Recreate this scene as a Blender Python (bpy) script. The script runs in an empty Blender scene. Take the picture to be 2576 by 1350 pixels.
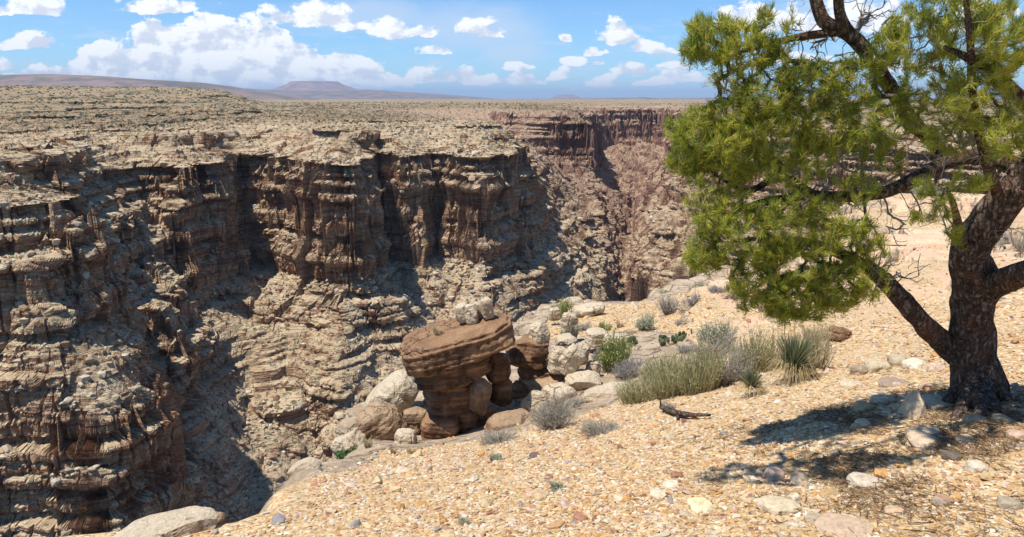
import bpy, bmesh, math, random
import numpy as np
from mathutils import Vector, Matrix, noise as mnoise
R = math.radians
scene = bpy.context.scene
# ---------------------------------------------------------------- camera
F = 731.0; W = 1024.0; Hh = 537.0; PITCH = R(13.1); VS = 1024.0/2576.0
cam_d = bpy.data.cameras.new('camera'); cam = bpy.data.objects.new('camera', cam_d)
scene.collection.objects.link(cam); scene.camera = cam
cam_d.sensor_width = 36.0; cam_d.lens = 36.0*F/W; cam_d.clip_start = 0.05; cam_d.clip_end = 150000.0
cam.location = (0, 0, 0); cam.rotation_euler = (R(90)-PITCH, 0, 0)
# ---------------------------------------------------------------- light
SUN_AZ = R(-113.0); SUN_EL = R(67.0)      # azimuth from +Y towards +X
sun_dir = Vector((math.sin(SUN_AZ)*math.cos(SUN_EL), math.cos(SUN_AZ)*math.cos(SUN_EL), math.sin(SUN_EL)))
sd = bpy.data.lights.new('sun', 'SUN'); sun = bpy.data.objects.new('sun', sd); scene.collection.objects.link(sun)
sd.energy = 4.6; sd.angle = R(0.55); sd.color = (1.0, 0.955, 0.89)
sun.rotation_euler = sun_dir.to_track_quat('Z', 'Y').to_euler(); sun.location = (-20, 0, 40)
scene.view_settings.view_transform = 'Standard'; scene.view_settings.look = 'None'
scene.view_settings.gamma = 1.0; scene.view_settings.exposure = 0.38
scene.cycles.max_bounces = 6; scene.cycles.diffuse_bounces = 3; scene.cycles.glossy_bounces = 1
scene.cycles.transmission_bounces = 2; scene.cycles.volume_bounces = 0; scene.cycles.transparent_max_bounces = 4
scene.cycles.use_denoising = True; scene.cycles.use_adaptive_sampling = True; scene.cycles.adaptive_threshold = 0.02

# ---------------------------------------------------------------- helpers
def smooth(a, b, x):
    t = np.clip((x-a)/(b-a), 0, 1); return t*t*(3-2*t)
def ray(u, v):
    """view pixel (2576x1350 space) -> slopes: x per unit y, z per unit y"""
    a = (u*VS-W/2)/F; b = (v*VS-Hh/2)/F
    Y = math.cos(PITCH)-b*math.sin(PITCH); Z = -math.sin(PITCH)-b*math.cos(PITCH)
    return a/Y, Z/Y
def at(u, v, d):
    sx, sz = ray(u, v); return Vector((sx*d, d, sz*d))
M32 = np.uint32
def _h(ix, iy, iz, seed):
    with np.errstate(over='ignore'):
        h = ix.astype(M32)*M32(374761393) ^ iy.astype(M32)*M32(668265263) ^ iz.astype(M32)*M32(2147483647-1274126) ^ M32((seed*2654435761) & 0xffffffff)
        h = (h ^ (h >> M32(13)))*M32(1274126177); h = (h ^ (h >> M32(16)))*M32(2246822519); h ^= h >> M32(13)
    return (h & M32(0xffffff)).astype(np.float32)/np.float32(0xffffff)
def vnoise(x, y, z, seed=0):
    """value noise in -1..1"""
    x = np.asarray(x, np.float32); y = np.asarray(y, np.float32); z = np.asarray(z, np.float32)
    x, y, z = np.broadcast_arrays(x, y, z)
    xi = np.floor(x); yi = np.floor(y); zi = np.floor(z)
    fx = x-xi; fy = y-yi; fz = z-zi
    fx = fx*fx*(3-2*fx); fy = fy*fy*(3-2*fy); fz = fz*fz*(3-2*fz)
    xi = xi.astype(np.int64); yi = yi.astype(np.int64); zi = zi.astype(np.int64)
    out = 0
    for dz in (0, 1):
        a = _h(xi, yi, zi+dz, seed); b = _h(xi+1, yi, zi+dz, seed); c = _h(xi, yi+1, zi+dz, seed); d = _h(xi+1, yi+1, zi+dz, seed)
        p = a+(b-a)*fx; q = c+(d-c)*fx; r = p+(q-p)*fy
        out = r*(1-fz) if dz == 0 else out+r*fz
    return out*2-1
def fbm(x, y, z, octv=4, seed=0, gain=.5, lac=2.03):
    s = 0; a = 1; t = 0
    for k in range(octv):
        s = s+a*vnoise(x, y, z, seed+k*17); t += a; a *= gain; x = x*lac+3.1; y = y*lac+1.7; z = z*lac+5.3
    return s/t
def cell(x, y, seed=0, jit=.85):
    """2D worley: returns f1, f2, id-value of nearest"""
    x = np.asarray(x, np.float32); y = np.asarray(y, np.float32)
    xi = np.floor(x).astype(np.int64); yi = np.floor(y).astype(np.int64)
    f1 = np.full(x.shape, 9., np.float32); f2 = f1.copy(); idv = np.zeros(x.shape, np.float32); zz = np.zeros_like(xi)
    for dx in (-1, 0, 1):
        for dy in (-1, 0, 1):
            cx = xi+dx; cy = yi+dy
            px = cx+.5+(_h(cx, cy, zz, seed)-.5)*jit; py = cy+.5+(_h(cx, cy, zz, seed+7)-.5)*jit
            d = np.sqrt((px-x)**2+(py-y)**2).astype(np.float32); i = _h(cx, cy, zz, seed+13)
            near = d < f1
            f2 = np.where(near, f1, np.minimum(f2, d)); idv = np.where(near, i, idv); f1 = np.where(near, d, f1)
    return f1, f2, idv
def link(o):
    scene.collection.objects.link(o); return o
def tag(o, label=None, cat=None, group=None, kind=None):
    if label: o['label'] = label
    if cat: o['category'] = cat; o['kind'] = 'thing'
    if group: o['group'] = group
    if kind: o['kind'] = kind
    return o
def np_mesh(name, verts, faces, mat=None, smooth_sh=True, parent=None, colors=None):
    """verts (n,3); faces (m,3) or (m,4) array; colors per-vertex (n,3) -> attribute 'tone'"""
    me = bpy.data.meshes.new(name); n = len(verts); m, k = faces.shape
    me.vertices.add(n); me.vertices.foreach_set('co', np.ascontiguousarray(verts, np.float32).ravel())
    me.loops.add(m*k); me.loops.foreach_set('vertex_index', np.ascontiguousarray(faces, np.int32).ravel())
    me.polygons.add(m); me.polygons.foreach_set('loop_start', np.arange(0, m*k, k, dtype=np.int32))
    me.polygons.foreach_set('use_smooth', np.full(m, smooth_sh))
    me.update(calc_edges=True)
    if colors is not None:
        c = np.ones((n, 4), np.float32); c[:, :colors.shape[1]] = colors
        at_ = me.color_attributes.new('tone', 'FLOAT_COLOR', 'POINT'); at_.data.foreach_set('color', c.ravel())
    if mat: me.materials.append(mat)
    o = link(bpy.data.objects.new(name, me)); o.parent = parent
    return o
def grid_faces(nr, nc):
    i = np.arange(nr-1)[:, None]*nc+np.arange(nc-1)[None, :]
    return np.stack([i, i+1, i+nc+1, i+nc], -1).reshape(-1, 4)

class NT:
    """tiny node-tree writer"""
    def __init__(s, nt): s.t = nt; s.n = nt.nodes; s.l = nt.links
    def put(s, sock, v):
        if v is None: return
        if isinstance(v, bpy.types.NodeSocket): s.l.new(v, sock)
        else: sock.default_value = v
    def math(s, op, a, b=None, c=None, clamp=False):
        n = s.n.new('ShaderNodeMath'); n.operation = op; n.use_clamp = clamp
        for i, v in enumerate((a, b, c)): s.put(n.inputs[i], v) if v is not None else None
        return n.outputs[0]
    def vec(s, op, a, b=None, c=None, out=0):
        n = s.n.new('ShaderNodeVectorMath'); n.operation = op
        for i, v in enumerate((a, b, c)): s.put(n.inputs[i], v) if v is not None else None
        return n.outputs[out]
    def noise(s, vec, scale, detail=3, rough=.55, dist=0., out=0, dims='3D'):
        n = s.n.new('ShaderNodeTexNoise'); n.noise_dimensions = dims; s.put(n.inputs['Vector'], vec)
        n.inputs['Scale'].default_value = scale; n.inputs['Detail'].default_value = detail
        n.inputs['Roughness'].default_value = rough; n.inputs['Distortion'].default_value = dist
        return n.outputs[out]
    def vor(s, vec, scale, feature='F1', out='Distance', rand=1.):
        n = s.n.new('ShaderNodeTexVoronoi'); n.feature = feature; s.put(n.inputs['Vector'], vec)
        n.inputs['Scale'].default_value = scale; n.inputs['Randomness'].default_value = rand
        return n.outputs[out]
    def ramp(s, fac, stops, interp='LINEAR'):
        n = s.n.new('ShaderNodeValToRGB'); n.color_ramp.interpolation = interp; s.put(n.inputs[0], fac)
        e = n.color_ramp.elements
        while len(e) < len(stops): e.new(.5)
        for el, (p, c) in zip(e, stops):
            el.position = p; el.color = (c, c, c, 1) if isinstance(c, (int, float)) else (*c, 1)
        return n.outputs[0]
    def mix(s, fac, a, b, mode='MIX', clamp=False):
        n = s.n.new('ShaderNodeMix'); n.data_type = 'RGBA'; n.blend_type = mode
        f = lambda v: (*v, 1) if isinstance(v, tuple) and len(v) == 3 else v
        s.put(n.inputs[0], fac); s.put(n.inputs[6], f(a)); s.put(n.inputs[7], f(b)); return n.outputs[2]
    def ss(s, x, a, b):
        n = s.n.new('ShaderNodeMapRange'); n.interpolation_type = 'SMOOTHSTEP'; s.put(n.inputs[0], x)
        n.inputs[1].default_value = a; n.inputs[2].default_value = b; return n.outputs[0]
    def sep(s, v):
        n = s.n.new('ShaderNodeSeparateXYZ'); s.put(n.inputs[0], v); return n.outputs
    def comb(s, x, y, z):
        n = s.n.new('ShaderNodeCombineXYZ')
        for i, v in enumerate((x, y, z)): s.put(n.inputs[i], v)
        return n.outputs[0]
    def bump(s, h, strength, dist, normal=None):
        n = s.n.new('ShaderNodeBump'); n.inputs['Strength'].default_value = strength; n.inputs['Distance'].default_value = dist
        s.put(n.inputs['Height'], h)
        if normal is not None: s.put(n.inputs['Normal'], normal)
        return n.outputs[0]
def material(name, rough=.9, spec=.15):
    m = bpy.data.materials.new(name); m.use_nodes = True; nt = NT(m.node_tree)
    b = m.node_tree.nodes['Principled BSDF']; b.inputs['Roughness'].default_value = rough; b.inputs['Specular IOR Level'].default_value = spec
    return m, nt, b
def geo(nt): return nt.n.new('ShaderNodeNewGeometry').outputs
def objco(nt): return nt.n.new('ShaderNodeTexCoord').outputs['Object']
# ================================================================ SKY
def build_world():
    w = bpy.data.worlds.new('World'); scene.world = w; w.use_nodes = True; nt = w.node_tree; nt.nodes.clear(); t = NT(nt)
    sky = t.n.new('ShaderNodeTexSky'); sky.sky_type = 'NISHITA'; sky.sun_disc = False; sky.sun_elevation = SUN_EL; sky.sun_rotation = SUN_AZ
    sky.altitude = 1700; sky.air_density = 1.0; sky.dust_density = .25; sky.ozone_density = 2.0
    skyc = t.mix(1.0, sky.outputs[0], (.60, .88, 1.12), 'MULTIPLY')
    bg = t.n.new('ShaderNodeBackground'); t.put(bg.inputs[0], skyc); bg.inputs[1].default_value = .11
    d = t.n.new('ShaderNodeTexCoord').outputs['Generated']; x, y, z = t.sep(d)
    yy = t.math('MAXIMUM', y, .02); p = t.comb(t.math('DIVIDE', x, yy), t.math('DIVIDE', z, yy), 0.)
    # cumulus: (centre column, base row, half width, height) as seen from the rim
    CL = [(80, 118, 78, 34), (10, 172, 38, 26), (410, 24, 108, 40), (70, 30, 120, 34), (780, 54, 118, 60), (900, 70, 70, 22), (985, 84, 60, 48), (1060, 88, 60, 28), (1195, 74, 52, 36), (1235, 88, 50, 20),
          (1098, 134, 54, 20), (1426, 98, 26, 22), (1555, 102, 64, 42), (1630, 128, 66, 28), (1492, 138, 26, 18), (1445, 158, 42, 20), (1500, 163, 22, 10), (1600, 182, 60, 26), (1700, 170, 50, 16), (1060, 196, 52, 30), (1120, 202, 40, 24),
          (1182, 200, 34, 42), (1225, 206, 40, 24), (1300, 206, 66, 26), (1300, 172, 56, 14), (1405, 196, 34, 24), (1515, 210, 44, 30), (1650, 212, 50, 16), (1720, 200, 60, 26), (1480, 230, 50, 10), (1600, 238, 60, 9), (1380, 236, 30, 7),
          (1900, 60, 130, 60), (2150, 60, 150, 80), (1850, 215, 60, 20), (2010, 150, 90, 30), (2450, 70, 130, 70), (2300, 180, 120, 30), (1750, 236, 60, 10)]
    BIG = [(555, 135, 130, 110), (410, 120, 75, 70), (640, 150, 110, 95), (480, 170, 190, 110), (260, 175, 60, 88), (330, 180, 130, 70), (730, 178, 120, 75), (860, 180, 115, 50), (560, 205, 400, 60), (920, 205, 110, 34), (150, 200, 150, 34), (240, 205, 100, 60), (800, 212, 220, 34)]
    def field(L, pv, flat):
        m = None
        for (u, v, hw, h) in L:
            cx, cz = ray(u, v); sx = ray(u+hw, v)[0]-cx; sz = ray(u, v-h)[1]-cz
            q = t.vec('MULTIPLY_ADD', pv, (1/sx, 1/sz, 0), (-cx/sx, -cz/sz, 0))
            q = t.vec('MAXIMUM', q, t.vec('MULTIPLY', q, (-1, -flat, 0))); ln = t.vec('LENGTH', q, out=1)
            m = ln if m is None else t.math('MINIMUM', m, ln)
        return t.math('SUBTRACT', 1.0, m)
    warp = t.vec('MULTIPLY', t.vec('SUBTRACT', t.noise(p, 22, 4, .6, out=1), (.5, .5, .5)), (.035, .018, 0)); pw = t.vec('ADD', p, warp)
    fs = field(CL, pw, 3.2); fb = field(BIG, pw, 2.0)
    ps = t.vec('MULTIPLY', p, (1., 1.5, 0)); LD = (-.012, .016, 0)
    def puffs(vv):
        n1 = t.noise(vv, 26, 7, .62); v1 = t.vor(vv, 34, 'SMOOTH_F1'); return t.math('SUBTRACT', n1, t.math('MULTIPLY', v1, .25))
    n = puffs(ps); n2 = puffs(t.vec('ADD', ps, LD))
    nn = t.math('MULTIPLY', t.math('SUBTRACT', n, .37), 2.6)
    ds = t.ss(t.math('ADD', fs, nn), .02, .34); db = t.ss(t.math('ADD', t.math('MULTIPLY', fb, 1.5), nn), .0, .22)
    # thin veils
    V = field([(1180, 70, 270, 90), (900, 40, 300, 60), (1280, 135, 120, 50), (2100, 30, 300, 60)], pw, 1.0)
    vn = t.noise(t.vec('MULTIPLY', p, (1., 3., 0)), 7, 5, .6); veil = t.math('MULTIPLY', t.ss(t.math('ADD', V, t.math('MULTIPLY', t.math('SUBTRACT', vn, .5), 1.1)), .0, .7), .55)
    low = t.math('MULTIPLY', t.ss(t.noise(t.vec('MULTIPLY', p, (1., 5., 0)), 16, 5, .62), .50, .66), t.math('MULTIPLY', t.math('SUBTRACT', 1.0, t.ss(t.sep(p)[1], .05, .14)), .55))
    dens = t.math('MAXIMUM', ds, db); a = t.math('MAXIMUM', dens, t.math('MAXIMUM', veil, low))
    a = t.math('MULTIPLY', a, t.ss(t.sep(p)[1], .0, .02)); a = t.math('MULTIPLY', a, t.ss(y, .05, .2))
    lit = t.math('ADD', .5, t.math('MULTIPLY', t.math('SUBTRACT', n, n2), 6.5))  # sunlit and shaded sides of the puffs, put into the cloud colour
    hgt = t.math('MAXIMUM', t.math('MULTIPLY', fs, .55), t.math('MULTIPLY', fb, .4))
    thick = t.ss(hgt, .1, .6)
    lit = t.math('ADD', t.math('SUBTRACT', lit, t.math('MULTIPLY', thick, .12)), .22, clamp=True)
    body = t.ramp(lit, [(.0, (.66, .70, .80)), (.35, (.78, .81, .87)), (.62, (.87, .89, .93)), (.9, (1.0, 1.0, 1.0))])
    only = t.ss(dens, .05, .4); cc = t.mix(only, (.62, .70, .82), body)
    cb = t.n.new('ShaderNodeBackground'); t.put(cb.inputs[0], cc); cb.inputs[1].default_value = .92
    mx = t.n.new('ShaderNodeMixShader'); t.l.new(t.math('MULTIPLY', a, .96), mx.inputs[0]); t.l.new(bg.outputs[0], mx.inputs[1]); t.l.new(cb.outputs[0], mx.inputs[2])
    o = t.n.new('ShaderNodeOutputWorld'); t.l.new(mx.outputs[0], o.inputs[0])
build_world()
# ================================================================ CANYON
LOD = 1.0
def pol(*pts):
    """list of (u, y-distance) at the horizon line, or ('p', x, y)"""
    out = []
    for p in pts:
        if p[0] == 'p': out.append((p[1], p[2]))
        else:
            v = p[2] if len(p) > 2 else 330
            out.append((ray(p[0], v)[0]*p[1], p[1]))
    return out
def uz(z, pts):
    """(u, r) with x slope taken at the row where height z shows at distance r"""
    out = []
    for p in pts:
        if p[0] == 'p': out.append((p[1], p[2])); continue
        u, r = p
        k = -z/r                                    # tan depression
        b = (k*math.cos(PITCH)-math.sin(PITCH))/(math.cos(PITCH)+k*math.sin(PITCH))
        Y = math.cos(PITCH)-b*math.sin(PITCH)
        out.append(((u*VS-W/2)/F/Y*r, r))
    return out
def near_side(k):      # closing line under our own rim
    o = k*4.0
    return [('p', 300-o, 260), ('p', 280-o, 130+o), ('p', 190, 70+o), ('p', 90, 50+o), ('p', 40, 40+o), ('p', 12, 30+o), ('p', -8, 17+o), ('p', -28, 3+o), ('p', -70, -10+o), ('p', -150, -20+o), ('p', -250+o, 0+o), ('p', -260+o, 70)]
LV = [-14., -26., -50., -73., -98., -125., -185.]
L1 = [(-130, 194), (0, 206), (60, 214), (120, 248), (150, 286), (200, 306), (280, 314), (360, 304), (425, 300), (475, 312), (505, 316), (530, 347), (560, 378), (640, 382), (740, 380), (765, 348), (850, 333), (895, 338), (915, 368), (1000, 388), (1100, 388), (1200, 376), (1235, 388), (1240, 430), (1150, 480), (1070, 600), (1010, 760), (1000, 850), (1100, 848), (1200, 816), (1300, 786), (1400, 771), (1462, 764), (1475, 850), (1462, 1000), (1470, 1120), (1500, 1178), (1600, 1178), (1690, 1178), (1722, 1000), (1728, 810), (1748, 630), (1790, 540), (1900, 485), (2100, 426), (2300, 380), (2576, 336), ('p', 284, 312)]
L2 = [(-120, 165), (0, 176), (100, 180), (155, 196), (170, 240), (210, 266), (290, 280), (360, 282), (420, 276), (455, 284), (500, 288), (540, 296), (560, 303), (578, 322), (612, 331), (735, 331), (752, 312), (765, 300), (850, 291), (902, 297), (918, 339), (950, 349), (1000, 347), (1040, 338), (1062, 362), (1100, 357), (1170, 350), (1205, 340), (1250, 335), (1288, 345), (1298, 381), (1285, 463), (1278, 560), (1250, 700), (1250, 794), (1320, 769), (1400, 762), (1478, 756), (1490, 850), (1480, 1000), (1488, 1110), (1515, 1172), (1600, 1172), (1682, 1172), (1712, 1000), (1712, 799), (1728, 619), (1768, 529), (1900, 474), (2100, 415), (2300, 369), (2576, 325), ('p', 275, 300)]
L3 = [(-120, 160), (0, 167), (110, 170), (190, 180), (230, 196), (250, 222), (290, 250), (360, 264), (430, 268), (458, 279), (500, 282), (540, 290), (562, 296), (590, 314), (612, 323), (738, 323), (757, 302), (770, 293), (850, 286), (907, 292), (924, 333), (955, 344), (1000, 342), (1042, 332), (1064, 355), (1100, 351), (1170, 344), (1208, 334), (1250, 329), (1292, 339), (1320, 381), (1345, 455), (1355, 560), (1350, 690), (1345, 750), (1380, 758), (1484, 752), (1497, 850), (1490, 1000), (1498, 1100), (1525, 1166), (1600, 1166), (1675, 1166), (1703, 990), (1688, 789), (1700, 609), (1745, 519), (1900, 464), (2100, 405), (2300, 359), (2576, 315), ('p', 266, 290)]
L4 = [(-120, 152), (0, 157), (150, 159), (300, 162), (365, 172), (345, 190), (320, 206), (330, 221), (400, 222), (438, 230), (446, 244), (425, 256), (445, 268), (505, 275), (545, 284), (565, 291), (620, 322), (700, 312), (760, 298), (790, 288), (850, 281), (911, 287), (930, 326), (958, 338), (1000, 335), (1044, 325), (1068, 347), (1100, 344), (1180, 337), (1210, 327), (1252, 322), (1298, 333), (1350, 385), (1388, 460), (1405, 560), (1408, 650), (1412, 725), (1420, 745), (1488, 738), (1506, 850), (1502, 980), (1508, 1080), (1535, 1160), (1600, 1160), (1665, 1160), (1692, 960), (1655, 780), (1650, 600), (1720, 510), (1900, 455), (2100, 396), (2300, 350), (2576, 306), ('p', 258, 280)]
L5 = [(-100, 146), (0, 150), (150, 152), (300, 155), (360, 163), (385, 178), (372, 198), (400, 209), (450, 213), (488, 224), (506, 238), (550, 250), (620, 262), (700, 264), (800, 258), (860, 252), (930, 270), (1000, 280), (1100, 290), (1180, 288), (1250, 278), (1345, 316), (1432, 385), (1482, 465), (1510, 575), (1525, 700), (1550, 850), (1575, 920), (1600, 930), (1640, 880), (1622, 760), (1608, 600), (1650, 480), (1800, 418), (2100, 362), (2576, 285), ('p', 248, 260)]
L6 = [('p', -190, 120), (-60, 128), (100, 130), (250, 134), (330, 142), (420, 172), (500, 188), (560, 200), (640, 212), (720, 214), (770, 240), (800, 242), (830, 212), (900, 222), (1000, 228), (1100, 240), (1250, 250), (1400, 290), (1505, 370), (1540, 480), (1560, 600), (1575, 700), (1590, 790), (1608, 700), (1590, 560), (1590, 470), (1680, 410), (2000, 345), (2576, 268), ('p', 236, 240)]
L7 = [('p', -120, 90), (200, 100), (400, 120), (600, 150), (800, 180), (1100, 200), (1300, 210), (1480, 260), (1555, 350), (1580, 470), (1588, 500), (1580, 400), (1640, 340), (2000, 290), (2576, 230), ('p', 215, 200)]
LINES = [L1, L2, L3, L4, L5, L6, L7]
POLYS = [np.array(uz(z, L+near_side(k))) for k, (z, L) in enumerate(zip(LV, LINES))]

GX0, GX1, GY0, GY1, GS = -620., 620., -80., 1480., 3.0
gx = np.arange(GX0, GX1+GS, GS, dtype=np.float32); gy = np.arange(GY0, GY1+GS, GS, dtype=np.float32)
def sdist(poly, X, Y):
    """signed distance to a closed polygon, positive inside"""
    d2 = np.full(X.shape, 1e12, np.float32); ins = np.zeros(X.shape, bool); n = len(poly)
    for i in range(n):
        ax, ay = poly[i]; bx, by = poly[(i+1) % n]; ex, ey = bx-ax, by-ay; L = ex*ex+ey*ey+1e-9
        px = X-ax; py = Y-ay; t = np.clip((px*ex+py*ey)/L, 0, 1)
        d2 = np.minimum(d2, (px-t*ex)**2+(py-t*ey)**2)
        c = (ay > Y) != (by > Y)
        if ey != 0: ins ^= c & (X < ex*(Y-ay)/ey+ax)
    d = np.sqrt(d2); return np.where(ins, d, -d).astype(np.float32)
XX, YY = np.meshgrid(gx, gy)
SG = [sdist(p, XX, YY) for p in POLYS]
for k in range(1, len(SG)): SG[k] = np.minimum(SG[k], SG[k-1]-3.0)     # keep the levels nested
def gsample(G, x, y):
    fx = np.clip((x-GX0)/GS, 0, G.shape[1]-1.001); fy = np.clip((y-GY0)/GS, 0, G.shape[0]-1.001)
    ix = fx.astype(np.int32); iy = fy.astype(np.int32); fx = (fx-ix).astype(np.float32); fy = (fy-iy).astype(np.float32)
    return (G[iy, ix]*(1-fx)+G[iy, ix+1]*fx)*(1-fy)+(G[iy+1, ix]*(1-fx)+G[iy+1, ix+1]*fx)*fy
def plateau(x, y):
    """height outside the canyon"""
    r = np.hypot(x, y); az = x/np.maximum(y, 1.)
    edge = vnoise(r/160., 0, 0, 5)*.03
    m = 1-smooth(-.42, -.33, az+edge)               # the long hill on the left
    hill = m*(smooth(300, 700, r)*8+smooth(650, 1000, r)*11)*(1-.0*r)
    z = -14+hill+1.5*fbm(x/90, y/90, 0, 3, 41)*smooth(380, 800, r)
    z = z+3.*smooth(900, 3000, r)
    return z-10*(1-smooth(60, 120, r))
def canyon_z(x, y, wx, wy, blk=0):
    wk = (1, 1, .95, .8, .4, .4, .6)
    s = [gsample(G, x+wx*k_, y+wy*k_)+blk*(1 if k_ > .7 else .12) for G, k_ in zip(SG, wk)]
    for k_ in range(1, len(s)): s[k_] = np.minimum(s[k_], s[k_-1]-2.0)
    z = np.full(x.shape, LV[-1], np.float32)-np.clip(s[-1], 0, 40)*.1
    for k in range(len(s)-2, -1, -1):
        w = s[k]/np.maximum(s[k]-s[k+1], .1)
        zz = LV[k]+(LV[k+1]-LV[k])*np.clip(w, 0, 1)
        z = np.where(s[k+1] < 0, zz, z)
    return z, s
# strata tables over depth
_rs = np.random.RandomState(5); zt = np.arange(0, 260, .1); saw = np.zeros(len(zt)); prot = np.zeros(len(zt)); lid = np.zeros(len(zt), int)
_z = 0.; _i = 0
while _z < 260:
    big = _rs.rand() < .22; h = _rs.uniform(4.5, 8.5) if big else _rs.uniform(1.5, 3.6)
    mk = (zt >= _z) & (zt < _z+h); f = (zt[mk]-_z)/h
    # downwards f=0 top of layer. ledge over the first fifth, riser below
    saw[mk] = np.where(f < .22, -.5+f/.22, .5)*h-.0
    saw[mk] = (saw[mk]-(f-.5)*h)                   # offset that turns a straight slope into a step
    p = _rs.uniform(-1, 1); prot[mk] = p*np.sin(np.pi*np.clip(f, 0, 1))**.22; lid[mk] = _i; _z += h; _i += 1
def base_height(x, y):
    wx = 7*vnoise(x/46, y/46, 0, 1)+5.0*vnoise(x/19, y/19, 0, 2)+.8*vnoise(x/8, y/8, 0, 3)
    wy = 7*vnoise(x/46, y/46, 9, 6)+5.0*vnoise(x/19, y/19, 9, 7)+.8*vnoise(x/8, y/8, 9, 8)
    rid = 1-np.abs(vnoise(x/14, y/14, 3, 12)); wy = wy-7*(rid**3-.3); wx = wx+3*(rid**3-.3)
    nr_k = smooth(170, 260, np.hypot(x, y)); wx = wx*(.55+.45*nr_k); wy = wy*(.55+.45*nr_k)
    xj = x+1.2*vnoise(x/5, y/5, 0, 14); yj = y+1.2*vnoise(x/5, y/5, 5, 15); ia = cell(xj/13, yj/13, 16)[2]; ib = cell(xj/6, yj/6, 17)[2]; blk = (5.5*(ia-.5)+1.4*(ib-.5))*(.3+.7*nr_k)
    z, s = canyon_z(x, y, wx, wy, blk)
    z, s = canyon_z(x, y, wx+2.0*vnoise(x/14, y/14, z/9, 21)+.6*vnoise(x/5, y/5, z/5, 22), wy+2.0*vnoise(x/14, y/14, z/9, 23)+.6*vnoise(x/5, y/5, z/5, 24), blk)
    s1 = s[0]; out = s1 < 0
    # rim: stepped ground falling to the canyon edge
    pz = plateau(x, y); d = np.clip(-s1, 0, 400)
    dw = d+10*vnoise(x/30, y/30, 0, 44)+3*vnoise(x/9, y/9, 0, 45)
    _, _, sid = cell(x/7, y/7, 46); dw = dw+3*(sid-.5); st_ = 0
    for dd, hh in ((10, .9), (22, 1.3), (42, .9), (65, 1.5), (105, 1.1), (170, 1.6), (250, 1.0)): st_ = st_+hh*smooth(dd, dd+1.5+dd*.01, dw)
    pz = pz+st_*(1-smooth(900, 2500, np.hypot(x, y)))*.9
    z = np.where(out, LV[0]+(pz-LV[0])*smooth(-1, 8, d), z)
    # talus knobs and gullies on the gentle terraces
    terr = smooth(3, 20, s[3])*smooth(0, -4, -s[0])
    gul = 1-np.abs(fbm(x/34, y/34, 0, 3, 31)); z = z+terr*(3.6*(gul**4)*-1+1.1*fbm(x/12, y/12, 0, 3, 33))
    knob = smooth(.25, .75, vnoise(x/17, y/17, 2, 35)+.25*vnoise(x/6, y/6, 2, 36)); z = z+terr*knob*5.5*smooth(12, 34, s[3])
    crag = 1-np.abs(fbm(x/52, y/52, 0, 5, 38, .62)); far_ = smooth(360, 470, y)*smooth(2, 25, s[3]); z = z+far_*((crag**2-.45)*24+3.5*fbm(x/11, y/11, 0, 3, 39))
    z = z+smooth(0, 25, d)*out*.8*fbm(x/14, y/14, 0, 3, 37)
    return z, out, d
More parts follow.
